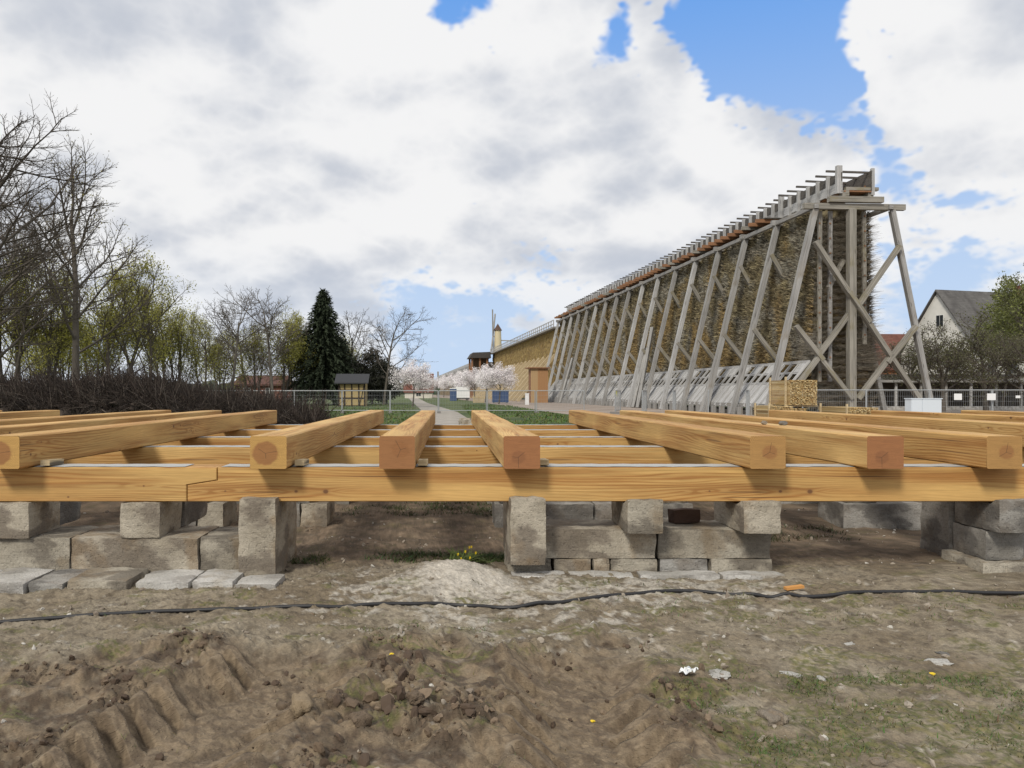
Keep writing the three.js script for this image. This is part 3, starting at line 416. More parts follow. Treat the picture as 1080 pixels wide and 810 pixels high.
// ---------------------------------------------------------------- weeds by the piers
function blade(w = .01, h = .1, bend = .4) { const g = new THREE.BufferGeometry(), P = [], I = [], n = 3; for (let k = 0; k <= n; k++) { const t = k / n, ww = w * (1 - t * .92) / 2; P.push(-ww, h * t * (1 - bend * t * .3), bend * h * t * t, ww, h * t * (1 - bend * t * .3), bend * h * t * t); } for (let k = 0; k < n; k++) { const a = k * 2; I.push(a, a + 1, a + 2, a + 1, a + 3, a + 2); } g.setAttribute('position', new THREE.Float32BufferAttribute(P, 3)); g.setIndex(I); g.computeVertexNormals(); return g; }
const leafMat = std({ color: 0xffffff, side: THREE.DoubleSide, roughness: .8 });
{
  const f = rng(41), it = [];
  const tuft = (X, Z, n, s, c) => { for (let k = 0; k < n; k++) { const a = f() * 6.28, r = Math.pow(f(), .7) * s, x = X + Math.cos(a) * r, z = Z + Math.sin(a) * r * .6; it.push([mat4(V(x, gh(x, z) - .004, -z), (f() - .5) * .8, f() * 6.28, (f() - .5) * .8, (Z < 6 ? .25 : .5) + f() * (Z < 6 ? .5 : .9)), lin(c[0] * (.6 + f() * .8), c[1] * (.6 + f() * .8), c[2] * (.6 + f() * .8))]); } };
  for (let k = 0; k < 75; k++) tuft(-.75 + f() * 1.2 + f() * .3, 6.95 + f() * .4, 22, .12, [.055, .075, .022]);
  for (let k = 0; k < 46; k++) tuft(.0 + f() * .48, 6.85 + f() * .5, 22, .10, [.05, .075, .018]);
  for (let k = 0; k < 26; k++) tuft(-1.4 + f() * .3, 6.8 + f() * .3, 12, .08, [.055, .07, .02]);
  for (let k = 0; k < 90; k++) tuft(-1.3 + f() * 2.6, 9.6 + f() * 1.1, 26, .16, [.045, .06, .018]);
  for (let k = 0; k < 40; k++) tuft(3 + f() * 1.2, 8 + f() * .7, 20, .14, [.05, .05, .022]);
  for (let k = 0; k < 150; k++) { const Z = 3 + f() * 1.2, X = 1.1 + f() * 1.7; if (fbm2(X * 1.5 + 3, Z * 2.6 + 1, 3) > -.1) tuft(X, Z, 44, .13, [.075, .10, .025]); }
  for (let k = 0; k < 70; k++) tuft(1.2 + f() * 3.4, 5.1 + f() * .7, 18, .10, [.10, .10, .035]);
  for (let k = 0; k < 30; k++) tuft(-.6 + f() * .9, 4.65 + f() * .4, 12, .06, [.09, .09, .03]);
  for (let k = 0; k < 140; k++) tuft(-2.4 + f() * 5.4, 3 + f() * 3.2, 5, .06, [.12, .11, .045]);
  const m = stuff(scene, 'low_weeds', blade(.008, .05, .9), leafMat, it); m.userData.label = 'low weeds and moss between the stone piers';
}
{ // dandelion clump
  const o = thing('dandelion_clump', V(.16, gh(.16, 6.85), -6.85), 'flowering dandelion clump between the piers by the sand', 'dandelions'), f = rng(9), g = []; o.scale.setScalar(.75);
  for (let k = 0; k < 90; k++) { const b = blade(.03, .11 + f() * .07, 1.3); const a = f() * 6.28, r = f() * .13; g.push(b.applyMatrix4(mat4(V(Math.cos(a) * r * 1.6, 0, Math.sin(a) * r), f() * .5, a, 0, 1))); }
  part(o, 'leaves', mergeGeometries(g), std({ color: lin(.06, .085, .018), side: THREE.DoubleSide }));
  const head = (() => { const h = []; for (let k = 0; k < 26; k++) { const b = blade(.006, .02, .6); h.push(b.applyMatrix4(mat4(V(0, 0, 0), .35 + (k % 3) * .45, k * 2.4, 0, 1))); } return mergeGeometries(h); })(), yellow = std({ color: lin(.78, .60, .02), side: THREE.DoubleSide });
  for (const [x, y, z] of [[-.115, .11, .08], [-.03, .135, .05], [.09, .115, .03], [.02, .08, .13], [-.08, .07, .12], [.045, .16, -.1], [.02, .15, -.12]]) { const s = part(o, 'stalk', bar(V(x * .8, 0, z * .7), V(x, y, z), .004), std({ color: lin(.12, .13, .04) })); const h = part(o, 'flower', head, yellow); h.position.set(x, y, z); h.scale.setScalar(1.15); h.rotation.x = .35; }
}
// ---------------------------------------------------------------- level ground farther off: lawn, path, worn yard
function sheet(name, pts, y, mat, cell) { const s = new THREE.Shape(pts.map(([x, Z]) => new THREE.Vector2(x, Z))), g = new THREE.ShapeGeometry(s); g.rotateX(-Math.PI / 2); g.translate(0, y, 0); const p = g.attributes.position, uv = g.attributes.uv; for (let i = 0; i < p.count; i++) uv.setXY(i, p.getX(i), p.getZ(i)); return struct(name, g, mat); }
const lawnMap = tex(512, 512, (u, v) => { const k = clamp(.5 + pf(u, v, 6, 6, 5) * 1.2), c = mix3([.045, .085, .018], [.12, .15, .045], k); return mix3(c, [.16, .125, .07], smooth(.18, .45, pf(u + .3, v, 9, 9, 4)) * .6).map((q) => q * (1 + pn(u, v, 200, 200) * .35)); }, true, [.08, .08]);
const lawnMat = std({ map: lawnMap, bumpMap: stoneBump, bumpScale: .1 });
const gravelMat = std({ map: tex(512, 512, (u, v) => mix3([.25, .225, .195], [.37, .34, .30], clamp(.5 + pf(u, v, 8, 8, 5) * 1.1)).map((q) => q * (1 + pn(u, v, 256, 256) * .25)), true, [.25, .25]) });
const yardMat = std({ map: tex(512, 512, (u, v) => mix3([.24, .19, .155], [.36, .30, .255], clamp(.5 + pf(u, v, 6, 6, 5) * 1.2)).map((q) => q * (1 + pn(u, v, 256, 256) * .2)), true, [.12, .12]) });
sheet('lawn', [[-9, 34], [-.9, 34], [-1.2, 44], [-2, 60], [-5, 110], [-14, 260], [-60, 260], [-60, 90], [-9, 60]], .012, lawnMat);
sheet('lawn', [[1.4, 33], [8, 33.5], [8.6, 47], [7.5, 62], [5.2, 110], [.5, 200], [-8, 260], [-10, 240], [-3, 110], [.6, 60], [1.1, 44]], .012, lawnMat);
sheet('path', [[-.9, 26], [1.35, 26], [1.1, 44], [.6, 60], [-3, 110], [-10, 240], [-26, 480], [-28, 480], [-14, 260], [-5, 110], [-2, 60], [-1.2, 44]], .020, gravelMat);
sheet('yard', [[8, 33], [30, 20], [60, 20], [60, 80], [22, 60], [20, 140], [0, 480], [-20, 480], [-8, 260], [.5, 200], [5.2, 110], [7.5, 62], [8.6, 47]], .008, yardMat);
{ const f = rng(19), it = []; for (let k = 0; k < 14000; k++) { const Z = 33 + Math.pow(f(), 1.6) * 60, side = f() < .45, X = side ? -9 + f() * 7.4 - (Z - 40) * .05 : 1.3 + f() * (6.5 - (Z - 40) * .02); if (fbm2(X * .3, Z * .3, 3) < -.15) continue; const s = (.5 + f()) * .9; it.push([mat4(V(X, .01, -Z), (f() - .5) * .7, f() * 6.28, (f() - .5) * .7, s * 1.6, s, s), lin(.06 + f() * .05, .10 + f() * .06, .02 + f() * .02)]); } stuff(scene, 'grass', blade(.05, .12, .5), leafMat, it).userData.label = 'short spring grass on the lawn beside the path'; }

// ---------------------------------------------------------------- graduation tower
const thornMat = std({ vertexColors: true, roughness: 1, bumpMap: stoneBump, bumpScale: .05 });
const twigGeo = (() => { const g = new THREE.CylinderGeometry(.15, 1, 1, 3, 1, true); g.translate(0, .5, 0); return g.toNonIndexed(); })();
const twigMat = std({ color: 0xffffff, roughness: 1 });
// one face of thorn wall: grid from (s0,y0) to (s1,y1) on x(y), bulging roughly
function thornWall(s0, s1, y0, y1, xl, xr, colour, cell, seed) {
  const P = [], C = [], UV = [], I = [];
  const face = (a, b, pos, ca, cb) => { const na = Math.ceil(a / ca), nb = Math.ceil(b / cb), base = P.length / 3; for (let j = 0; j <= nb; j++) for (let i = 0; i <= na; i++) { const [q, c] = pos(i / na, j / nb); P.push(...q); C.push(...c); UV.push(i / na * a * .8, j / nb * b * .8); } for (let j = 0; j < nb; j++) for (let i = 0; i < na; i++) { const k = base + j * (na + 1) + i; I.push(k, k + 1, k + na + 1, k + 1, k + na + 2, k + na + 1); } };
  const rough = (s, y, k) => fbm3(s * 1.5, y * 2.1, seed + k, 3) * .28 + n3(s * 5.5, y * 7.5, seed + k) * .11 - Math.max(0, Math.sin(y * 2 * Math.PI / .5 + n2(s * .7, y) * 1.4)) * .05;
  face(s1 - s0, y1 - y0, (u, v) => { const s = lerp(s0, s1, u), y = lerp(y0, y1, v), e = Math.min(1, (s - s0) / .4 + .0) * 1; return [[xl(y) - rough(s, y, 0), y, -s], colour(s, y)]; }, cell, cell * .85);
  face(s1 - s0, y1 - y0, (u, v) => { const s = lerp(s1, s0, u), y = lerp(y0, y1, v); return [[xr(y) + rough(s, y, 9), y, -s], colour(s + 40, y)]; }, cell * 3, cell * 2);
  for (const [s, d] of [[s0, 1], [s1, -1]]) face(4, y1 - y0, (u, v) => { const y = lerp(y0, y1, v), x = d > 0 ? lerp(xl(y), xr(y), u) : lerp(xr(y), xl(y), u); return [[x, y, -s + d * (rough(x * 2, y, 5) * .6 - .12)], colour(s + x, y).map((q) => q * 1)]; }, .14, .12);
  face(4, s1 - s0, (u, v) => [[lerp(xl(y1), xr(y1), u), y1, -lerp(s0, s1, v)], colour(0, y1)], 2, 2);
  const g = new THREE.BufferGeometry(); g.setAttribute('position', new THREE.Float32BufferAttribute(P, 3)); g.setAttribute('color', new THREE.Float32BufferAttribute(C, 3)); g.setAttribute('uv', new THREE.Float32BufferAttribute(UV, 2)); g.setIndex(I); g.computeVertexNormals(); return g;
}
const towerTurn = Math.atan(.065);
const T = thing('graduation_tower', V(25.5, 0, -50), 'tall thorn-filled graduation tower with grey raking timber legs', 'graduation tower', undefined, towerTurn);
const S1 = 81, xl1 = (y) => -2.22 + y * .027, xr1 = (y) => 1.95 - y * .028;
const OCHRE = [.31, .225, .10], OLIVE = [.28, .24, .145], GREYT = [.31, .29, .235], UMBER = [.12, .09, .056];
const thornTone = (s, y) => { const k = fbm3(s * .22, y * .13, 2, 3) + smooth(4, 26, s) * .26 - smooth(8, 13, y) * .32 - .12; let c = mix3(mix3(GREYT, OLIVE, smooth(-.3, .1, n3(s * .5, y * .4, 8))), OCHRE, smooth(-.12, .22, k)); c = mix3(c, UMBER, smooth(.05, .4, n3(s * 3.2, y * 3.6, 3)) * .7); return c; };  // umber spots are the dark holes among the twigs, shade put into the colour
part(T, 'thorn_wall', thornWall(.9, S1, .4, 13.42, xl1, xr1, thornTone, .14, 1), thornMat);
{ const f = rng(55), it = [], endIt = [];
  for (let k = 0; k < 70000; k++) { const s = .9 + Math.pow(f(), 1.5) * (S1 - 1), y = .8 + f() * 12.5, c = thornTone(s, y), b = .22 + Math.pow(f(), 1.3) * 1.6, L = .18 + f() * .26, r = f() < .4 ? .03 + f() * .03 : .012 + f() * .014 + s * .0002; it.push([mat4(V(xl1(y) + .06, y, -s), (f() - .5) * 1.5, 0, 1.0 + (f() - .3) * 1.1, r, L, r), lin(c[0] * b, c[1] * b, c[2] * b)]); }
  for (let k = 0; k < 9000; k++) { const s = .7 + Math.pow(f(), 2) * 20, y = .8 + f() * 12.5, b = .4 + f() * .9, L = .18 + f() * .26, r = .012 + f() * .012; it.push([mat4(V(xr1(y) - .06, y, -s), (f() - .5) * 1.5, 0, -1.1 + (f() - .6) * 1.0, r, L, r), lin(.13 * b, .11 * b, .075 * b)]); }
  stuff(T, 'thorn_twigs', twigGeo, twigMat, it);
  // the open end: bundles in layers with dark gaps between
  for (let row = 0; row < 27; row++) { const y = .75 + row * .455; for (let k = 0; k < 330; k++) { const x = lerp(xl1(y), xr1(y), f()), b = .35 + f() * 1.0, L = .35 + f() * .75, r = .009 + f() * .012, yy = y + (f() - .5) * .24, side = (f() - .5) * 2.2; endIt.push([mat4(V(x, yy, -.86), 1.45 + (f() - .5) * .5, 0, side, r, L, r), lin(.36 * b, .32 * b, .26 * b)]); } }
  // brush slumping out at the foot
  for (let k = 0; k < 1500; k++) { const sgn = f() < .5 ? -1 : 1, x = sgn * (1.0 + f() * 1.2) - .2, y = 3.0 + f() * 2.2, b = .5 + f() * .9, r = .010 + f() * .012; endIt.push([mat4(V(x * .7, y, -.7), .6 + f() * 1.4, 0, -sgn * (1.2 + f() * 1.3), r, .8 + f() * 1.1, r), lin(.33 * b, .30 * b, .25 * b)]); }
  stuff(T, 'cut_bundle_ends', twigGeo, twigMat, endIt);
}
const darkWood = std({ map: greyMap(7, [.055, .05, .045], [.13, .12, .11], [.09, .075, .06]), bumpMap: woodBump, bumpScale: .006 });
const legW = .31;
// raking legs, ties and braces of each frame
for (let k = 0; k < 17; k++) {
  const s = k * 5, j = () => (R() - .5) * .12;
  part(T, 'raking_leg', bar(V(-5.5 + j(), 0, -s + j()), V(-2.35, 13.1, -s), legW * rr(.9, 1.1), legW + .04), [greyWood, greyWood, silverWood, greyWood][Math.floor(R() * 4)]);
  part(T, 'raking_leg', bar(V(5.45, 0, -s), V(2.72, 13.1, -s), legW, legW), greyWood);
  const tie = part(T, 'tie_beam', bar(V(k ? -2.75 : -3.1, 13.3, -s), V(3.55, 13.3, -s), .30, .36), k ? greyWood : mossWood);
  if (k) {
    part(T, 'brace', bar(V(-2.85, 11.1, -s + .1), V(-1.9, 9.5, -s + .1), .24, .28), mossWood);
    part(T, 'brace', bar(V(-4.1, 5.9, -s + .1), V(-2.0, 3.3, -s + .1), .24, .28), mossWood);
  }
}
for (const [a, b, w] of [[V(-2.5, 11.0, .3), V(.1, 7.2, .3), .36], [V(-.35, 7.85, .34), V(1.0, 5.95, .34), .42], [V(.3, 6.9, .3), V(2.45, 3.8, .3), .34], [V(2.3, 4.0, .28), V(4.35, 1.1, .28), .34], [V(3.05, 10.8, .26), V(.4, 7.1, .26), .34], [V(.3, 7.0, -.1), V(-2.2, 3.7, -.1), .36], [V(-2.1, 3.9, .2), V(-4.3, 1.1, .2), .36], [V(-3.75, 5.7, .3), V(-2.0, 3.55, .3), .34], [V(-2.1, 3.6, .26), V(-.1, 1.1, .26), .32], [V(4.1, 5.7, .3), V(2.2, 3.4, .3), .34], [V(2.4, 3.7, .2), V(.35, 1.1, .2), .34], [V(-.2, 10.0, -.5), V(-1.2, 8.2, -.5), .26]]) part(T, 'brace', bar(a, b, w, .26), mossWood);
part(T, 'post', bar(V(0, 0, .05), V(0, 13.1, .05), .44, .44), mossWood);
for (const [x, y0, m] of [[-1.85, 2.2, mossWood], [-1.15, 2.2, greyWood], [1.15, 4.6, mossWood]]) { const p = part(T, 'hanging_rail', bar(V(x, y0, -.42), V(x * .97, 13.1, -.42), .24, .16), m); for (let k = 0; k < 11; k++) part(p, 'peg', bar(V(x - .02, y0 + .6 + k * .95, -.35), V(x - .02, y0 + .6 + k * .95, -.29), .09, .09), rustWood); }
part(T, 'saddle_beam', bar(V(-1.55, 13.72, .15), V(2.0, 13.72, .15), .36, .36), mossWood);
part(T, 'saddle_beam', bar(V(-.5, 14.1, .3), V(-.05, 14.1, -1.2), .4, .36), mossWood); part(T, 'saddle_beam', bar(V(1.2, 14.1, .2), V(1.2, 14.1, -1.2), .34, .36), mossWood);
part(T, 'saddle_beam', bar(V(-.45, 14.4, .12), V(1.7, 14.4, .12), .26, .2), mossWood);
part(T, 'wall_plate', bar(V(-2.4, 13.26, .3), V(-2.4, 13.26, -S1), .26, .26), greyWood);
part(T, 'wall_plate', bar(V(2.5, 13.26, .3), V(2.5, 13.26, -S1), .26, .26), greyWood);
// gallery on top: floor, boarded parapets, posts with cross rails
for (let s = 7.2, k = 0; s < S1; s += 1.25, k++) part(T, 'joist', bar(V(-2.85 + rr(-.1, .1), 13.92, -s), V(2.6, 13.92, -s), .24, .26), [rustWood, rustWood, rustWood, rustWood, mossWood][Math.floor(R() * 5)]);
part(T, 'gallery_floor', box(-2.3, 1.4, 14.06, 14.12, -S1, -6.9), darkWood); part(T, 'gallery_floor', box(-.62, 1.18, 14.18, 14.26, -6.88, .3), rustWood);
for (let s = 0, k = 0; s < S1 - 1; s += 2.5, k++) { part(T, 'parapet_board', bar(V(-.75, 14.55, -s + .3), V(-.75, 14.55, -s - 2.18), .07, .62), k < 3 ? silverWood : greyWood); part(T, 'parapet_board', bar(V(-.75, 15.15, -s + .28), V(-.75, 15.15, -s - 2.18), .06, .52), darkWood); part(T, 'parapet_board', bar(V(1.2, 14.9, -s + .3), V(1.2, 14.9, -s - 2.18), .07, 1.3), darkWood); }
for (let s = 0, k = 0; s < S1; s += 1.25, k++) { const big = k === 0 || k === 6; part(T, 'parapet_post', bar(V(-.86, 14.1, -s + .12), V(-.86, big ? 15.85 : 15.5, -s + .12), big ? .34 : .22, big ? .26 : .16), silverWood); if (k === 0) part(T, 'parapet_post', bar(V(1.3, 14.0, -s + .2), V(1.3, 15.7, -s + .2), .2, .2), silverWood); part(T, 'cross_rail', bar(V(-1.35 - (k < 6 ? .25 : 0), 15.54 + (k % 3) * .02, -s - .05), V(1.3, 15.5, -s - .05), .11, .12), darkWood); }
// raking boards over the brine basin along the foot
{ const top = V(-2.75, 3.45, 0), bot = V(-5.05, .55, 0), on = (t, s, up = 0) => V(lerp(top.x, bot.x, t) - up * .78, lerp(top.y, bot.y, t) + up * .62, -s);
  for (const [t, w] of [[0, .2], [.24, .14], [.46, .16], [.97, .26]]) for (let k = 0; k < 16; k++) part(T, 'basin_rail', bar(on(t, k * 5 + 1.2 * 0), on(t, k * 5 + 4.97), w, w), t > .9 ? greyWood : silverWood);
  const rafters = 80; for (let k = 0; k <= rafters; k++) part(T, 'basin_rafter', bar(on(-.02, k), on(1.02, k + rr(-.05, .05), .1), .12, .14), silverWood);
  for (let k = 0; k < rafters; k++) part(T, 'basin_board', bar(on(.50, k + .5, .02), on(1.0, k + .5 + rr(-.06, .06), .02), .84 + rr(-.1, .04), .04), silverWood);
  for (let k = 0; k < rafters; k++) if (R() < .42) part(T, 'basin_board', bar(on(.02, k + .5, .0), on(.22, k + .5, .0), .8, .04), silverWood);
  for (let k = 0; k < 54; k++) part(T, 'basin_sill_post', bar(V(-5.25, 0, -k * 1.5), V(-5.25, .52, -k * 1.5), .3, .3), greyWood);
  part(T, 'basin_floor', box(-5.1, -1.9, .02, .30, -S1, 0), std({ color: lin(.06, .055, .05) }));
}
for (const [s, y, l] of [[10.4, 6.6, .6], [26.5, 8, 2.6], [51, 6.8, .4], [28, 6, 2.2], [63, 6.5, 1.6]]) part(T, 'prop', bar(V(-5.6, 0, -s), V(-4.1 + y * .1, y, -s - l), .3, .3), greyWood);
part(T, 'warning_plate', box(-5.32, -5.3, 1.1, 1.7, -35.6, -34.7), std({ color: lin(.62, .60, .05) }));

// far stretch of the tower: newer, ochre thorn wall with 45-degree shores
const FAR0 = S1 + .3, T2 = thing('graduation_tower', V(25.5, 0, -50), 'far ochre stretch of thorn wall with slanting shores', 'graduation tower', undefined, towerTurn);
const tone2 = (s, y) => mix3(mix3([.34, .24, .09], [.26, .175, .065], smooth(-.3, .3, fbm3(s * .3, y * .3, 5, 3))), UMBER, smooth(.2, .5, n3(s * 1.4, y * 1.8, 2)) * .45);
part(T2, 'thorn_wall', thornWall(FAR0, 172, .4, 12.2, (y) => -2.35 + y * .02, (y) => 1.7 - y * .02, tone2, .3, 4), thornMat);
const shoreWood = std({ map: greyMap(8, [.36, .28, .16], [.56, .46, .30], [.3, .22, .12]) });
for (let s = FAR0 + 2; s < 170; s += 5) part(T2, 'shore', bar(V(-8.7, 0, -s), V(-2.2, 7.9, -s), .6, .5), shoreWood);
part(T2, 'gallery_floor', box(-3.0, 2.2, 12.2, 12.5, -172, -FAR0), greyWood);
for (const y of [12.9, 13.55]) part(T2, 'hand_rail', bar(V(-2.9, y, -FAR0), V(-2.9, y, -172), .12, .12), silverWood);
for (let s = FAR0; s < 172; s += 2.2) part(T2, 'rail_post', bar(V(-2.9, 12.4, -s), V(-2.9, 13.6, -s), .14, .14), silverWood);
part(T2, 'pavilion_roof', (() => { const s = new THREE.Shape(); s.moveTo(-9.2, 0); s.lineTo(-8.2, 1.5); s.lineTo(-3.4, 1.7); s.lineTo(-3.2, 0); s.closePath(); return new THREE.ExtrudeGeometry(s, { depth: 9, bevelEnabled: false }).translate(0, 11.0, -176); })(), std({ color: lin(.055, .05, .045) }));
for (const [x, s] of [[-8.4, 168], [-6.2, 168], [-4.2, 168], [-8.4, 175]]) part(T2, 'pavilion_post', bar(V(x, 0, -s), V(x, 11.05, -s), .5, .5), rustWood);
part(T2, 'pavilion_wall', box(-7.9, -3.6, 6.5, 11.0, -175.5, -169.4), std({ color: lin(.12, .085, .055) }));
const T3 = thing('graduation_tower', V(25.5, 0, -50), 'farthest low stretch of thorn wall with pale roof edge', 'graduation tower', undefined, towerTurn);
part(T3, 'thorn_wall', thornWall(177, 420, .2, 9.5, (y) => -4.0, (y) => .5, (s, y) => [.22, .17, .10], .8, 6), thornMat);
part(T3, 'gallery_floor', box(-5.0, 1.2, 9.5, 10.3, -420, -177), greyWood); part(T3, 'parapet', box(-5.05, -4.9, 10.3, 11.3, -420, -177), silverWood); part(T3, 'end_post', bar(V(-5, 9, -421), V(-5, 14, -421), 1, 1), greyWood);
// windmill that once drove the brine pumps
{ const o = thing('windmill', at(525, 414, 222).setY(0), 'slim pale windmill tower with bare sails on the far wall', 'windmill');
  part(o, 'tower_body', new THREE.CylinderGeometry(.95, 1.6, 19, 10).translate(0, 9.5, 0), std({ color: lin(.58, .50, .33) }));
  part(o, 'cap', new THREE.ConeGeometry(1.25, 2.0, 10).translate(0, 20.0, 0), std({ color: lin(.10, .06, .045) }));
  const hub = V(-1.4, 17.3, .4); for (const [dx, dy, dz] of [[-.3, 7.5, 1], [.5, -7.2, -1], [-1.6, -5, 3.5], [1.6, 6.6, -3]]) part(o, 'sail', bar(hub, hub.clone().add(V(dx * .5, dy, dz)), .34, .5), greyWood);
  part(o, 'tail_beam', bar(V(.6, 16.2, 0), V(6.3, 16.0, 0), .3, .3), greyWood); part(o, 'tail_beam', bar(V(6.2, 16.0, 0), V(6.2, 13.6, 0), .25, .25), greyWood); part(o, 'axle', bar(V(-1.5, 17.3, .4), V(0, 17.3, 0), .4, .4), greyWood);
}

// ---------------------------------------------------------------- mobile mesh fences
const zinc = std({ color: lin(.42, .44, .45), metalness: .55, roughness: .5 });
const fenceProto = (() => {
  const o = new THREE.Group(); o.name = 'fence_panel'; const W = 3.4, H = 1.62;
  const tube = (a, b, r) => { const d = b.clone().sub(a), g = new THREE.CylinderGeometry(r, r, d.length(), 6); g.translate(0, d.length() / 2, 0); g.applyQuaternion(new THREE.Quaternion().setFromUnitVectors(UPV, d.clone().normalize())); return g.translate(a.x, a.y, a.z); };
  part(o, 'post', tube(V(-W / 2, .08, 0), V(-W / 2, H, 0), .035), zinc); part(o, 'post', tube(V(W / 2, .08, 0), V(W / 2, H, 0), .035), zinc);
  part(o, 'rail', tube(V(-W / 2, H, 0), V(W / 2, H, 0), .03), zinc); part(o, 'rail', tube(V(-W / 2, .2, 0), V(W / 2, .2, 0), .028), zinc);
  const w = []; for (let x = -W / 2 + .12; x < W / 2; x += .115) w.push(tube(V(x, .2, 0), V(x, H, 0), .0035)); for (let y = .45; y < H; y += .28) w.push(tube(V(-W / 2, y, .005), V(W / 2, y, .005), .004));
  part(o, 'wire_mesh', mergeGeometries(w), zinc); part(o, 'foot', box(-W / 2 - .12, -W / 2 + .12, .0, .14, -.35, .35), std({ color: lin(.2, .19, .18) })); return o;
})();
const fenceAt = (X, Z, turn, label, group) => { const c = fenceProto.clone(); c.name = numbered('fence_panel'); c.position.set(X, .015, -Z); c.rotation.y = turn; scene.add(c); return tag(c, label, 'fence', group); };
const ordinal = ['first', 'second', 'third', 'fourth', 'fifth', 'sixth', 'seventh', 'eighth', 'ninth', 'tenth', 'eleventh', 'twelfth'];
for (let k = 0; k < 8; k++) fenceAt(-16.4 + k * 3.47, 57 - k * .15, .045, `zinc mesh fence panel across the lawn, ${ordinal[k]} from the brush heap`, 'mesh fence panels across the lawn');
for (let k = 0; k < 6; k++) fenceAt(12.2 + k * 1.1, 57 - k * 3.3, 1.25, `zinc mesh fence panel along the tower foot, ${ordinal[k]} from the lawn corner`, 'mesh fence panels along the tower foot');
for (let k = 0; k < 8; k++) fenceAt(20.8 + k * 3.47, 42.5 + k * .1, -.03, `zinc mesh fence panel by the timber stacks, ${ordinal[k]} from the tower leg`, 'mesh fence panels by the timber stacks');
const white = std({ color: lin(.78, .79, .80), roughness: .5 });
for (const [px, w, h, l] of [[1008, .42, .34, 'white notice board on the fence beside the cabinet'], [1043, .46, .36, 'white notice board on the fence nearer the frame edge'], [1071, .24, .14, 'small white notice board at the frame edge']]) { const p = at(px, 418, 42.6); solo('notice_board', box(-w / 2, w / 2, -h / 2, h / 2, 0, .02), white, V(p.x, 1.27, -42.42), l, 'notice'); }
// ---------------------------------------------------------------- electric cabinet, batten stacks
{ const p = at(961, 439, 33), q = at(993, 439, 33), w = q.x - p.x, h = 1.22; const o = thing('electric_cabinet', V((p.x + q.x) / 2, .01, -33), 'white two-door electric cabinet standing by the mesh fence', 'cabinet');
  const cab = std({ color: lin(.62, .68, .74), roughness: .45 }), gap = std({ color: lin(.2, .2, .2) });
  part(o, 'body', box(-w / 2, w / 2, 0, h, -.45, 0), cab); part(o, 'plinth', box(-w / 2 - .01, w / 2 + .01, 0, .12, -.46, .01), gap); part(o, 'lid', box(-w / 2 - .03, w / 2 + .03, h, h + .035, -.48, .035), cab);
  for (const s of [-1, 1]) { const d = part(o, 'door', box(s < 0 ? -w / 2 + .02 : -.17, s < 0 ? -.19 : w / 2 - .02, .14, h - .02, .0, .02), cab); part(d, 'handle', box(s < 0 ? -w / 2 + .07 : -.10, s < 0 ? -w / 2 + .11 : -.06, .3, .5, .02, .045), gap); } }
const battenColours = [[.56, .42, .21], [.46, .33, .15], [.38, .25, .11], [.60, .48, .27]];
function battenStack(x0, x1, y0, y1, Z, len, label, turn = 0) {
  const o = thing('batten_stack', V((x0 + x1) / 2, y0, -Z), label, 'timber stack', 'stacks of new battens by the tower', turn), f = rng(x0 * 99 | 0), it = [], w = .062, h = .058, nx = Math.floor((x1 - x0) / w), ny = Math.floor((y1 - y0 - .1) / h), unit = new THREE.BoxGeometry(1, 1, 1);
  for (let j = 0; j < ny; j++) for (let i = 0; i < nx; i++) { const edge = i === 0 || i === nx - 1 || j === 0 || j === ny - 1; const c = battenColours[Math.floor(f() * 4)], k = .7 + f() * .5; it.push([mat4(V(-(x1 - x0) / 2 + (i + .5) * w, .08 + (j + .5) * h + (f() - .5) * .008, -len / 2 + (f() - .5) * .09), 0, (f() - .5) * .01, 0, w * .78, h * .76, len), lin(c[0] * k, c[1] * k, c[2] * k)]); }
  stuff(o, 'battens', unit, twigMat, it);
  for (const z of [-.25, -len + .3]) { part(o, 'bearer', box(-(x1 - x0) / 2 - .05, (x1 - x0) / 2 + .05, 0, .075, z - .06, z + .06), paleWood); part(o, 'upright', box(-(x1 - x0) / 2 - .085, -(x1 - x0) / 2 - .015, .02, y1 - y0 + .1, z - .05, z + .05), paleWood); }
  return o;
}
{ const Z = 38, X = (px) => (px - PX) / F * Z, Y = (py) => EYE + (PY - py) / F * Z;
  battenStack(X(832), X(863), Y(429), Y(399.5), Z, 2.4, 'tall square batten stack in front of the tower end');
  battenStack(X(834), X(852), .02, Y(429), Z + .1, 2.2, 'low narrow batten stack beneath the tall square stack');
  battenStack(X(811), X(833), .02, Y(427.5), Z - .4, 2.3, 'low batten stack just beside the tall square stack');
  battenStack(X(886), X(915), .02, Y(428), Z - 1, 3.2, 'low wide batten stack ahead of the tower post');
}
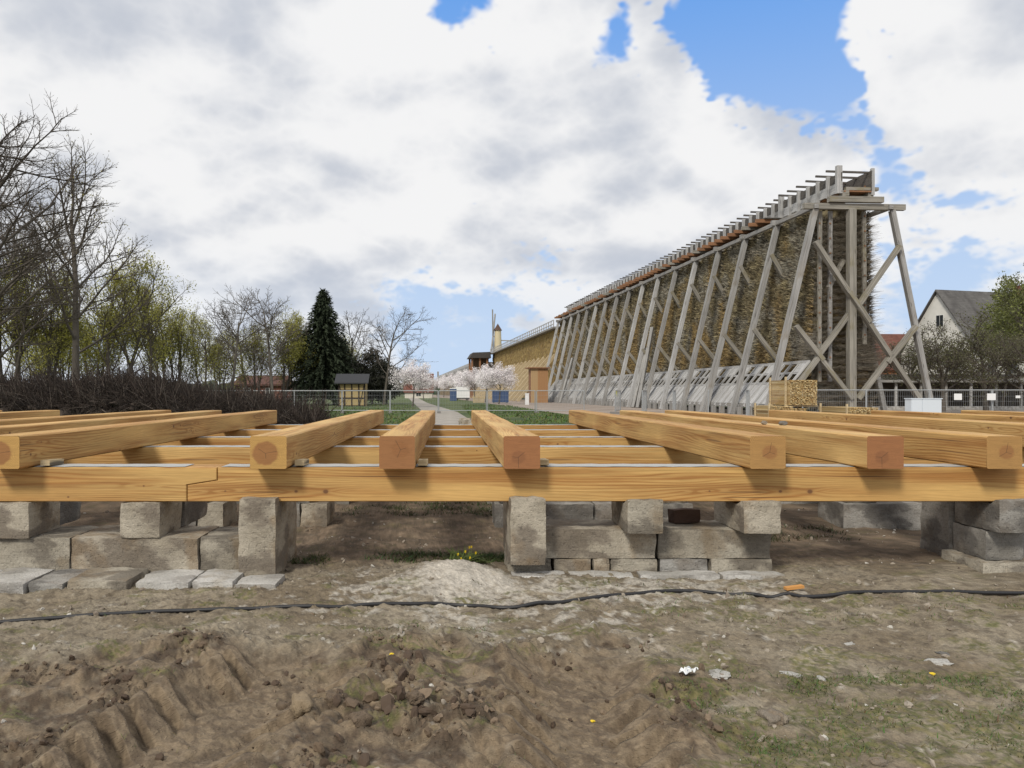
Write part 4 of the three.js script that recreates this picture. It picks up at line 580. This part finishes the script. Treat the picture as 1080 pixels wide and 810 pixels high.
// ---------------------------------------------------------------- heap of old blackthorn brush
{ const o = thing('brush_heap', V(-16, 0, -32), 'long heap of old black thorn brush behind the beams', 'brush heap'), f = rng(66);
  const top = (x) => 2.15 * (.86 + .22 * n2(x * .35, 2) + .1 * n2(x * 1.1, 7)) * (1 - smooth(4.5, 11.2, x) * .62) * (1 - smooth(10.6, 11.6, x) * .9), P = [], I = [], na = 220, nb = 44;
  for (let j = 0; j <= nb; j++) for (let i = 0; i <= na; i++) { const x = lerp(-22, 11.6, i / na), a = j / nb * Math.PI, h = top(x), r = 1 + fbm3(x * 1.4, Math.cos(a) * 2, Math.sin(a) * 2, 4) * .5; P.push(x, Math.max(-.05, Math.pow(Math.sin(a), .6) * h * (.60 + r * .18)), Math.cos(a) * 3.2 * r); }
  for (let j = 0; j < nb; j++) for (let i = 0; i < na; i++) { const k = j * (na + 1) + i; I.push(k, k + na + 1, k + 1, k + 1, k + na + 1, k + na + 2); }
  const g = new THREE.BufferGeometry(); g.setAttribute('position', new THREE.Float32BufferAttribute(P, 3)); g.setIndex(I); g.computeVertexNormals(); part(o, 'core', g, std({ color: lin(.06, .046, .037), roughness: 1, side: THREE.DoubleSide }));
  const it = []; for (let k = 0; k < 42000; k++) { const x = -22 + f() * 33.4, a = (.02 + f() * .75) * Math.PI * .72, h = top(x), y = Math.pow(Math.sin(a), .6) * h, b = f(), c = b < .55 ? [.045, .034, .028] : b < .88 ? [.08, .06, .048] : [.18, .15, .125], r = .010 + f() * .016; it.push([mat4(V(x, Math.max(.05, y * .96), Math.cos(a) * 3.2), f() * 3.1, f() * 6.28, (f() - .5) * 2.2, r, .3 + Math.pow(f(), 2) * 1.0, r), lin(...c)]); }
  stuff(o, 'thorn_twigs', twigGeo, twigMat, it); }

// ---------------------------------------------------------------- trees
function limb(P, I, a, b, ra, rb, n) { const d = b.clone().sub(a).normalize(), x = new THREE.Vector3().crossVectors(d, Math.abs(d.y) > .9 ? V(1, 0, 0) : UPV).normalize(), y = new THREE.Vector3().crossVectors(d, x), o = P.length / 3; for (const [p, r] of [[a, ra], [b, rb]]) for (let k = 0; k < n; k++) { const t = k / n * 6.2832, c = Math.cos(t) * r, s = Math.sin(t) * r; P.push(p.x + x.x * c + y.x * s, p.y + x.y * c + y.y * s, p.z + x.z * c + y.z * s); } for (let k = 0; k < n; k++) { const q = (k + 1) % n; I.push(o + k, o + q, o + n + k, o + q, o + n + q, o + n + k); } }
const geoOf = (P, I) => { const g = new THREE.BufferGeometry(); g.setAttribute('position', new THREE.Float32BufferAttribute(P, 3)); g.setIndex(I); g.computeVertexNormals(); return g; };
// a tree grown by forking: opt = {h, r, bare (clear trunk share), kids per level, len ratios, angle, up (tendency to rise), levels, fork (number of main stems)}
function grow(seed, opt) {
  const f = rng(seed), tP = [], tI = [], cP = [], cI = [], tips = [], { h, r, bare, kids, ratio, angle, up, levels, minR = .012, stems = 1, lean = .08 } = opt;
  const branch = (p, d, len, rad, lvl) => {
    const n = lvl === 0 ? 6 : lvl === 1 ? 4 : 3, pts = [p.clone()], dir = d.clone(), wig = lvl === 0 ? .07 : .2;
    for (let k = 0; k < n; k++) { dir.x += (f() - .5) * wig * 2; dir.z += (f() - .5) * wig * 2; dir.y += (f() - .5) * wig + up * (lvl ? .5 : .2); dir.normalize(); pts.push(pts[k].clone().addScaledVector(dir, len / n)); }
    const end = lvl === levels ? .35 : lvl === 0 ? .45 : .5, ra = (k) => Math.max(minR, rad * lerp(1, end, k / n));
    for (let k = 0; k < n; k++) { const [P, I] = lvl < 2 ? [tP, tI] : [cP, cI]; limb(P, I, pts[k], pts[k + 1], ra(k), ra(k + 1), lvl === 0 ? 8 : lvl === 1 ? 5 : 3); }
    if (lvl >= levels) { tips.push(pts[n], pts[Math.max(1, n - 1)]); return; }
    const q = kids[lvl], t0 = lvl === 0 ? bare : .22;
    for (let k = 0; k < q; k++) { const t = Math.min(.999, t0 + (1 - t0) * (k + .3 + f() * .6) / q), i = Math.floor(t * n), s = t * n - i, b = pts[i].clone().lerp(pts[i + 1], s), base = pts[i + 1].clone().sub(pts[i]).normalize(), last = k === q - 1;
      const az = k * 2.4 + f() * 1.2, side = new THREE.Vector3(Math.cos(az), 0, Math.sin(az)), e = side.sub(base.clone().multiplyScalar(side.dot(base))).normalize(), an = last ? angle * .3 : angle * (.75 + f() * .5) * (lvl === 0 ? lerp(1.15, .75, (k + .5) / q) : 1);
      branch(b, base.multiplyScalar(Math.cos(an)).addScaledVector(e, Math.sin(an)), len * ratio[lvl] * (.75 + f() * .5) * (lvl === 0 ? lerp(1.05, .75, k / q) : lerp(1.1, .7, t)), Math.min(ra(i) * .8, rad * (lvl === 0 ? .36 : .5)), lvl + 1); }
  };
  for (let s = 0; s < stems; s++) { const a = s * 2.1 + f() * 2; branch(V(Math.cos(a) * r * (stems > 1 ? .8 : 0), -.05, Math.sin(a) * r * (stems > 1 ? .8 : 0)), V(Math.cos(a) * (stems > 1 ? .22 : lean), 1, Math.sin(a) * (stems > 1 ? .22 : lean)).normalize(), h * opt.trunk * (1 - s * .08), r, 0); }
  return { trunk: geoOf(tP, tI), crown: geoOf(cP, cI), tips, tris: (tI.length + cI.length) / 3 };
}
function leaves(tips, n, spread, size, seed, keep) { const f = rng(seed), P = [], N = [], I = [], C = []; for (let k = 0; k < n; k++) { const t = tips[Math.floor(f() * tips.length)]; if (keep && !keep(t, f)) continue; const c = V(t.x + (f() - .5) * spread, t.y + (f() - .5) * spread, t.z + (f() - .5) * spread), q = new THREE.Quaternion().setFromEuler(new THREE.Euler(f() * 6, f() * 6, f() * 6)), s = size * (.5 + f()), o = P.length / 3; for (const [x, y] of [[-.5, 0], [0, -.35], [.5, 0], [0, .35]]) { const v = V(x * s, y * s, 0).applyQuaternion(q).add(c); P.push(v.x, v.y, v.z); } const b = .6 + f() * .8; for (let z = 0; z < 4; z++) C.push(b, b * (.95 + f() * .1), b); I.push(o, o + 1, o + 2, o, o + 2, o + 3); } const g = geoOf(P, I); g.setAttribute('color', new THREE.Float32BufferAttribute(C, 3)); return g; }
const barkMat = std({ color: lin(.11, .096, .08), roughness: 1 }), barkGrey = std({ color: lin(.125, .112, .095), roughness: 1 }), twigDark = std({ color: lin(.095, .08, .066), roughness: 1 }), twigGrey = std({ color: lin(.115, .10, .085), roughness: 1 });
const foliage = (r, g, b) => new THREE.MeshPhysicalMaterial({ color: lin(r, g, b), vertexColors: true, side: THREE.DoubleSide, roughness: .9, transmission: .35, thickness: 0 });
const budMat = foliage(.34, .33, .06), budOlive = foliage(.22, .20, .06), blossom = foliage(.88, .85, .86), darkLeaf = foliage(.10, .10, .04), freshLeaf = foliage(.15, .17, .04);
const kinds = {};
function treeKind(name, seed, opt, bark, twig, leaf) { const t = grow(seed, opt), o = new THREE.Group(); o.name = name; part(o, 'trunk', t.trunk, bark); part(o, 'crown', t.crown, twig); if (leaf) part(o, 'foliage', leaves(t.tips, leaf.n, leaf.spread, leaf.size, seed + 1, leaf.keep), leaf.mat); return o; }
kinds.oak = treeKind('bare_oak', 501, { h: 20, trunk: .72, r: .42, bare: .3, kids: [10, 7, 6, 5, 4], ratio: [.66, .54, .52, .5, .5], angle: .85, up: .09, levels: 5, minR: .008 }, barkMat, twigDark);
kinds.lime = treeKind('bare_lime', 502, { h: 18, trunk: .85, r: .30, bare: .25, kids: [12, 7, 6, 4], ratio: [.36, .5, .5, .55], angle: .72, up: .16, levels: 4, minR: .010, lean: .03 }, barkMat, twigDark, { n: 1500, spread: .7, size: .12, mat: budOlive });
kinds.maple = treeKind('budding_maple', 503, { h: 12, trunk: .8, r: .18, bare: .25, kids: [9, 6, 5, 3], ratio: [.42, .5, .5, .55], angle: .7, up: .18, levels: 4, minR: .010, stems: 2 }, barkMat, twigDark, { n: 13000, spread: 1.0, size: .13, mat: budMat, keep: (t, f) => n3(t.x * .3, t.y * .3, t.z * .3) > -.25 });
kinds.willow = treeKind('budding_shrub_tree', 504, { h: 10, trunk: .7, r: .12, bare: .15, kids: [8, 5, 4, 3], ratio: [.5, .52, .5, .55], angle: .62, up: .2, levels: 4, minR: .011, stems: 3 }, barkMat, twigDark, { n: 10000, spread: 1.1, size: .13, mat: budMat });
kinds.ash = treeKind('bare_ash', 505, { h: 13, trunk: .75, r: .2, bare: .3, kids: [9, 7, 5, 4], ratio: [.5, .5, .5, .55], angle: .85, up: .10, levels: 4, minR: .014 }, barkGrey, twigGrey);
kinds.cherry = treeKind('cherry_tree', 506, { h: 5, trunk: .62, r: .1, bare: .45, kids: [8, 6, 4], ratio: [.72, .5, .5], angle: .9, up: .12, levels: 3, minR: .012 }, barkMat, twigDark, { n: 12000, spread: .75, size: .115, mat: blossom });
kinds.apple = treeKind('dark_park_tree', 507, { h: 10, trunk: .55, r: .3, bare: .35, kids: [10, 8, 6, 4], ratio: [.85, .5, .5, .5], angle: .95, up: .06, levels: 4, minR: .018 }, barkMat, twigDark, { n: 5500, spread: .8, size: .15, mat: darkLeaf });
kinds.birch = treeKind('young_leafing_tree', 508, { h: 13, trunk: .8, r: .2, bare: .35, kids: [10, 7, 5, 3], ratio: [.42, .5, .5, .5], angle: .75, up: .1, levels: 4, minR: .014 }, barkMat, twigDark, { n: 15000, spread: 1.0, size: .2, mat: freshLeaf, keep: (t, f) => n3(t.x * .35, t.y * .35, t.z * .35 + 4) > -.3 });
kinds.ivy = treeKind('dark_evergreen', 509, { h: 6, trunk: .7, r: .15, bare: .05, kids: [12, 8, 6], ratio: [.6, .5, .5], angle: .9, up: .05, levels: 3, minR: .014 }, barkMat, twigDark, { n: 15000, spread: 1.1, size: .24, mat: foliage(.028, .032, .013) });
{ const o = new THREE.Group(), f = rng(71), P = [], I = []; o.name = 'spruce_tree'; const H = 13.6; part(o, 'trunk', new THREE.CylinderGeometry(.03, .24, H, 8).translate(0, H / 2, 0), barkMat);
  for (let k = 0; k < 330; k++) { const t = Math.pow(k / 330, .85), y = 1.0 + t * (H - 1.1), L = Math.pow(1 - t, .8) * 5.0 * (.7 + f() * .45) + .25, a = k * 2.399 + f() * .5, dx = Math.cos(a), dz = Math.sin(a), m = Math.max(6, Math.round(L * 26)); for (let j = 0; j < m; j++) { const q = (j + f()) / m, x = dx * L * q, z = dz * L * q, yy = y - L * .42 * q * q + L * .10 * q - .05, s = .52 * (1 - q * .3) * (.6 + f() * .8), c = V(x + (f() - .5) * .45 * (1 - q), yy + (f() - .6) * .35, z + (f() - .5) * .45 * (1 - q)), e = new THREE.Quaternion().setFromEuler(new THREE.Euler((f() - .5) * 1.6, -a + (f() - .5) * 1.6, (f() - .75) * 1.2)), b = P.length / 3; for (const [u, v] of [[0, -.16], [1, 0], [0, .16]]) { const w = V(u * s, (f() - .5) * .05, v * s * 1.4).applyQuaternion(e).add(c); P.push(w.x, w.y, w.z); } I.push(b, b + 1, b + 2); } }
  part(o, 'crown', geoOf(P, I), std({ color: lin(.036, .05, .026), side: THREE.DoubleSide, roughness: 1 })); kinds.spruce = o; }
function plant(kind, px, Z, scale, turn, label, group, sy = scale) { const c = kinds[kind].clone(); c.name = numbered(kinds[kind].name); c.position.set((px - PX) / F * Z, 0, -Z); c.rotation.y = turn; c.scale.set(scale, sy, scale); scene.add(c); return tag(c, label, 'tree', group); }
const LG = 'trees along the park edge', RG = 'trees before the house', CG = 'cherry trees along the path';
plant('oak', -70, 42, .86, .6, 'huge spreading bare tree reaching in from the frame edge', LG);
plant('oak', -18, 52, .70, 2.0, 'bare spreading tree just inside the frame edge', LG);
plant('lime', 77, 58, .98, 1.2, 'tall slender bare tree with trunk rising behind the brush heap', LG);
plant('oak', -30, 62, .78, 3.5, 'bare broad tree behind the huge spreading tree', LG);
plant('lime', 22, 70, .85, 4.1, 'thin bare tree at the frame edge behind the heap', LG);
plant('maple', 8, 64, 1.0, .3, 'budding yellow-green tree nearest the frame edge', LG);
plant('maple', 52, 66, .95, 2.3, 'budding yellow-green tree left of the tall slender trunk', LG);
plant('maple', 122, 66, 1.02, 1.0, 'budding yellow-green tree right of the tall slender trunk', LG);
plant('maple', 152, 72, 1.0, 4.0, 'budding yellow-green tree over the middle of the heap', LG);
plant('willow', 100, 76, 1.0, 2.0, 'low bushy budding tree between the yellow-green trees', LG);
plant('willow', 190, 78, .98, .4, 'low bushy yellow-green tree with many stems', LG);
plant('willow', 40, 80, 1.0, 5.0, 'low bushy budding tree at the frame edge', LG);
plant('maple', 213, 86, .82, 3.1, 'small budding tree next to the many-stemmed bush tree', LG);
plant('ash', 242, 82, .93, .9, 'grey bare tree before the red brick building', LG);
plant('ash', 262, 92, .88, 3.6, 'bare tree half hidden behind the red brick building corner', LG);
plant('ash', 288, 84, .98, 2.2, 'taller grey bare tree beside the spruce', LG);
plant('willow', 232, 95, .9, 1.4, 'bushy budding tree in the back row by the brick building', LG);
plant('willow', 310, 92, .95, 2.8, 'bushy budding tree at the foot of the spruce', LG);
plant('maple', 172, 84, .95, 5.2, 'pale green tree in the gap before the grey bare trees', LG);
plant('willow', 268, 88, .92, 3.3, 'bushy yellow-green tree between the two grey bare trees', LG);
plant('maple', 300, 90, .85, 1.9, 'yellow-green tree left of the spruce foot', LG);
plant('willow', 366, 102, .9, 5.9, 'bushy yellow-green tree right of the spruce', LG);
plant('willow', 70, 84, 1.05, .8, 'bushy yellow-green tree behind the tall slender trunk', LG);
plant('spruce', 341, 92, 1.0, .5, 'dark pointed spruce rising above the bare trees', LG);
plant('lime', 322, 98, .55, 2.6, 'slim bare tree just left of the spruce', LG);
plant('ivy', 352, 96, 1.15, 1.1, 'dark evergreen behind the half-timbered hut', LG);
plant('ash', 374, 98, .86, 4.4, 'round-headed bare tree between spruce and lawn', LG);
plant('ash', 405, 96, .90, 5.6, 'round-headed bare tree nearest the cherry blossom', LG);
plant('ivy', 393, 99, 1.0, 3.0, 'dark ivy-clad evergreen beside the half-timbered hut', LG);
plant('ivy', 408, 104, .8, 5.0, 'dark low evergreen at the end of the tree row', LG);
plant('cherry', 435, 82, .95, .2, 'white flowering cherry on the tree side of the path', CG);
[[526, 100, 1.02], [512, 117, 1.08], [501, 135, 1.1], [492, 153, 1.15], [484, 175, 1.2], [476, 202, 1.25], [468, 240, 1.3], [461, 300, 1.4]].forEach(([px, Z, s], k) => plant('cherry', px, Z, s, k * 1.3, `white flowering cherry on the tower side of the path, ${ordinal[k]} in the row`, CG));
plant('cherry', 447, 150, 1.0, 3.0, 'small white flowering cherry before the red roof', CG);
plant('apple', 995, 56, .62, .4, 'dark gnarled tree in front of the white gable', RG);
plant('apple', 958, 72, .72, 2.9, 'dark bare tree behind the tower leg', RG);
plant('apple', 1040, 58, .72, 4.6, 'dark tree in front of the roof at the frame edge', RG);
plant('birch', 1056, 66, .72, 1.2, 'fresh green tree rising above the grey roof', RG);
plant('birch', 1100, 60, .76, 3.2, 'fresh green tree cut by the frame edge', RG);
plant('apple', 1085, 50, .6, 1.9, 'low dark tree behind the notice boards', RG);

// ---------------------------------------------------------------- buildings
const render_ = (r, g, b) => std({ map: tex(256, 256, (u, v) => { const k = .92 + pf(u, v, 5, 5, 5) * .22; return [r * k, g * k, b * k]; }, true, [.2, .2]) });
const roofMat = (a, b) => std({ map: tex(256, 256, (u, v) => mix3(a, b, clamp(.5 + pf(u, v, 8, 8, 4))).map((q) => q * (.82 + .18 * smooth(.1, .3, (v * 32) % 1)) * (1 + hsh(Math.floor(u * 24), Math.floor(v * 32)) * .14)), true, [.14, .14]) });
const greyRoof = roofMat([.075, .07, .068], [.13, .125, .12]), redRoof = roofMat([.12, .045, .032], [.18, .068, .046]), dullRoof = roofMat([.075, .034, .026], [.12, .05, .036]), brick = render_(.19, .07, .045), glass = new THREE.MeshPhysicalMaterial({ color: lin(.03, .035, .04), roughness: .08, metalness: 0 });
// ridge along local x; gables at x0 and x1
function house(o, x0, x1, d, eave, ridge, wall, roof, over = .35) {
  const s = new THREE.Shape(); s.moveTo(-d, 0); s.lineTo(d, 0); s.lineTo(d, eave); s.lineTo(0, ridge); s.lineTo(-d, eave); s.closePath();
  part(o, 'wall', new THREE.ExtrudeGeometry(s, { depth: x1 - x0, bevelEnabled: false }).rotateY(Math.PI / 2).translate(x0, 0, 0), wall);
  const sl = (ridge - eave) / d; for (const k of [-1, 1]) { const r = new THREE.Shape(); r.moveTo(0, ridge + .02); r.lineTo(k * (d + over), eave - sl * over + .02); r.lineTo(k * (d + over), eave - sl * over + .22); r.lineTo(0, ridge + .24); r.closePath(); const g = new THREE.ExtrudeGeometry(r, { depth: x1 - x0 + over * 2, bevelEnabled: false }).rotateY(Math.PI / 2).translate(x0 - over, 0, 0), p = g.attributes.position, uv = g.attributes.uv; for (let i = 0; i < p.count; i++) uv.setXY(i, p.getX(i), p.getY(i)); part(o, 'roof', g, roof); }
}
const frameWhite = std({ color: lin(.7, .7, .68) });
function windowOn(o, x, y, z, w, h, axis) { const f = part(o, 'window', axis === 'x' ? box(x - .04, x + .04, y - .06, y + h + .06, z - w / 2 - .06, z + w / 2 + .06) : box(x - w / 2 - .06, x + w / 2 + .06, y - .06, y + h + .06, z - .04, z + .04), frameWhite); for (const k of [-1, 1]) part(f, 'pane', axis === 'x' ? box(x - .06, x + .06, y, y + h, z + (k < 0 ? -w / 2 : .03), z + (k < 0 ? -.03 : w / 2)) : box(x + (k < 0 ? -w / 2 : .03), x + (k < 0 ? -.03 : w / 2), y, y + h, z - .06, z + .06), glass); return f; }
{ const o = thing('gabled_house', at(989, 414, 92).setY(0), 'white gabled house with steep grey roof behind the trees', 'house', undefined, .28); house(o, 0, 20, 5.2, 6.2, 13.3, render_(.72, .71, .67), greyRoof); windowOn(o, 0, 9.2, .3, .9, 1.3, 'x'); windowOn(o, 0, 4, -2, 1, 1.5, 'x'); windowOn(o, 0, 4, 2, 1, 1.5, 'x'); for (let k = 0; k < 6; k++) { windowOn(o, 1.8 + k * 3.1, 3.7, 5.2, 1.1, 1.5, 'z'); windowOn(o, 1.8 + k * 3.1, .9, 5.2, 1.1, 1.5, 'z'); } for (const x of [5, 10, 15]) part(o, 'skylight', box(x, x + .9, 9.0, 9.9, 2.8, 3.5), glass); part(o, 'chimney', box(12, 12.9, 12, 14.4, -.4, .5), brick); }
{ const o = thing('red_roofed_house', at(925, 414, 108).setY(0), 'low house with red tiled roof behind the tower end', 'house', undefined, .05); house(o, -1, 9, 4.2, 5.0, 9.3, render_(.66, .63, .58), redRoof); for (let k = 0; k < 3; k++) windowOn(o, 1 + k * 2.8, 2.6, 4.2, 1.1, 1.5, 'z'); }
{ const o = thing('white_annex', at(1035, 414, 80).setY(0), 'low white rendered annex seen beneath the trees', 'house', undefined, .05); part(o, 'wall', box(-11, 7, 0, 3.1, -6, 0), render_(.7, .69, .66)); part(o, 'roof', box(-11.3, 7.3, 3.1, 3.35, -6.3, .4), greyRoof); for (let k = 0; k < 5; k++) windowOn(o, -9.4 + k * 3.4, 1.1, 0, 1.4, 1.2, 'z'); }
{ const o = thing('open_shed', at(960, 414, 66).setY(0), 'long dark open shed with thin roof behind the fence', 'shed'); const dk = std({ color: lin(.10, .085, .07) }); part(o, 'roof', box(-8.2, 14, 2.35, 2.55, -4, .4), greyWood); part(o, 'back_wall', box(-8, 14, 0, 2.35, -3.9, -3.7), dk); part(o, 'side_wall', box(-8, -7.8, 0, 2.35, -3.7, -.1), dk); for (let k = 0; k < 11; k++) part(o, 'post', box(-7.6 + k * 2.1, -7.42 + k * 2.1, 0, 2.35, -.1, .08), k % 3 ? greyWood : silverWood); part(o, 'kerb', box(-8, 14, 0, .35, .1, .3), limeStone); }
{ const o = thing('brick_chimney_house', at(914, 414, 96).setY(0), 'narrow orange brick house front seen through the tower bracing', 'house'); house(o, -1.6, 2.4, 2.6, 4.4, 6.4, render_(.36, .15, .07), redRoof); windowOn(o, .4, 2.2, 2.6, .9, 1.2, 'z'); }
{ const o = thing('brick_building', at(268, 414, 112).setY(0), 'low red brick building behind the bare trees', 'building'); part(o, 'wall', box(-2.6, 4, 0, 2.5, -7, 0), brick); part(o, 'roof', (() => { const s = new THREE.Shape(); s.moveTo(.4, 2.45); s.lineTo(.35, 2.7); s.lineTo(-3.5, 4.0); s.lineTo(-7.4, 2.7); s.lineTo(-7.4, 2.45); s.closePath(); return new THREE.ExtrudeGeometry(s, { depth: 7.4, bevelEnabled: false }).rotateY(-Math.PI / 2).translate(4.4, 0, 0); })(), dullRoof); for (let k = 0; k < 2; k++) windowOn(o, -1.0 + k * 3.2, .9, 0, 1, 1.2, 'z'); }
{ const o = thing('red_roofed_house', at(442, 414, 210).setY(0), 'far house with bright red roof at the end of the path', 'house'); house(o, -3.6, 3.6, 4, 1.8, 6.3, render_(.66, .62, .55), redRoof); windowOn(o, 0, .6, 4, 1.2, 1, 'z'); }
{ // half-timbered hut
  const p = at(371, 414, 84).setY(0), o = thing('timbered_hut', p, 'small yellow half-timbered hut with dark roof on the lawn', 'hut', undefined, .02), w = 1.45, h = 2.55, d = 1.3, beamC = std({ color: lin(.035, .025, .02) });
  part(o, 'wall', box(-w, w, 0, h, -2 * d, 0), render_(.42, .32, .15));
  for (const x of [-w + .08, -.75, 0, .75, w - .08]) part(o, 'timber', box(x - .07, x + .07, 0, h, .0, .05), beamC);
  for (const y of [.07, .9, 1.75, h - .1]) part(o, 'timber', box(-w, w, y - .07, y + .07, .003, .042), beamC);
  part(o, 'timber', bar(V(-w + .1, h - .1, .03), V(-.8, .1, .03), .13, .05), beamC); part(o, 'timber', bar(V(w - .1, h - .1, .03), V(.8, .1, .03), .13, .05), beamC);
  const r = new THREE.Shape(); r.moveTo(-d - .45, 0); r.lineTo(0, .95); r.lineTo(d + .45, 0); r.lineTo(d + .45, .12); r.lineTo(0, 1.1); r.lineTo(-d - .45, .12); r.closePath(); part(o, 'roof', new THREE.ExtrudeGeometry(r, { depth: 2 * w + .7, bevelEnabled: false }).rotateY(Math.PI / 2).translate(-w - .35, h - .12, -d), std({ color: lin(.04, .042, .048) }));
}
{ // board hut against the far wall
  const o = thing('board_hut', at(569, 414, 116).setY(0), 'tall wooden board hut where the grey legs end', 'hut', undefined, .06), m = [std({ color: lin(.44, .30, .16) }), std({ color: lin(.38, .21, .10) })]; part(o, 'core', box(-1.25, 1.25, 0, 5.0, -2.4, -.05), rustWood);
  for (let k = 0; k < 10; k++) part(o, 'board', box(-1.27 + k * .255, -1.03 + k * .255, 0, 5.0 + (k % 2) * .03, -.05, (k % 2) * .012), k < 4 ? m[0] : m[1]); part(o, 'roof', box(-1.7, 1.5, 5.05, 5.22, -2.7, .35), rustWood); }
// ---------------------------------------------------------------- small things along the path
const blue = std({ color: lin(.045, .085, .19), roughness: .5 });
{ const o = thing('blue_container', at(528, 414, 108).setY(0), 'blue open container near the foot of the far wall', 'container'); part(o, 'body', box(-1.1, 1.1, .15, 1.75, -1.4, 0), blue); part(o, 'rim', box(-1.16, 1.16, 1.75, 1.85, -1.45, .06), blue); for (const x of [-.9, .9]) part(o, 'skid', box(x - .1, x + .1, 0, .15, -1.3, -.1), zinc); for (let k = 0; k < 5; k++) part(o, 'rib', box(-.95 + k * .45, -.87 + k * .45, .2, 1.72, 0, .05), blue); }
{ const o = thing('white_trailer', at(488, 414, 150).setY(0), 'white box trailer behind the cherry row', 'trailer'); part(o, 'body', box(-1.35, 1.35, .5, 2.6, -3.5, 0), white); part(o, 'base', box(-1.3, 1.3, .3, .5, -3.4, -.05), std({ color: lin(.05, .05, .05) })); for (const x of [-1, 1]) { const w = part(o, 'wheel', new THREE.CylinderGeometry(.3, .3, .2, 14).rotateZ(Math.PI / 2).translate(x, .3, -.5), std({ color: lin(.03, .03, .03) })); part(w, 'hub', new THREE.CylinderGeometry(.13, .13, .22, 10).rotateZ(Math.PI / 2).translate(x, .3, -.5), zinc); } }
{ const o = thing('portable_toilet', at(478, 414, 140).setY(0), 'narrow blue cabin next to the white trailer', 'cabin'); part(o, 'body', box(-.6, .6, 0, 2.15, -1.2, 0), blue); part(o, 'roof', box(-.64, .64, 2.15, 2.3, -1.24, .04), white); part(o, 'door', box(-.42, .42, .1, 2.0, 0, .02), blue); }
{ const o = thing('wooden_crate', at(505, 414, 112).setY(0), 'orange wooden crate on the grass by the cherry row', 'crate'); for (let k = 0; k < 4; k++) part(o, 'board', box(-.8, .8, .06 + k * .2, .22 + k * .2, -.8, 0), paleWood); for (const x of [-.7, .7]) part(o, 'batten', box(x - .06, x + .06, .04, .88, 0, .04), paleWood); part(o, 'lid', box(-.82, .82, .88, .92, -.82, .05), paleWood); }
{ const o = thing('white_pillar', at(556, 414, 96).setY(0), 'short white pillar by the mesh fence', 'pillar'); part(o, 'shaft', box(-.22, .22, 0, 1.35, -.4, 0), white); part(o, 'cap', box(-.25, .25, 1.35, 1.42, -.43, .03), white); }
// woods far off
{ const f = rng(88), it = []; for (let k = 0; k < 2600; k++) { const a = (f() - .5) * 3.0, d = 620 + f() * 260, X = Math.sin(a) * d, Z = Math.cos(a) * d, s = 2 + f() * 4.5; it.push([mat4(V(X, s * .6, -Z), f(), f() * 6, f(), s * 1.1, s * 1.2, s * 1.1), lin(.05 + f() * .035, .055 + f() * .03, .04 + f() * .02)]); } stuff(scene, 'distant_wood', facet(pebbleGeo(51, 1)), twigMat, it).userData.label = 'dim belt of woods far beyond the path'; }

renderer.render(scene, camera);
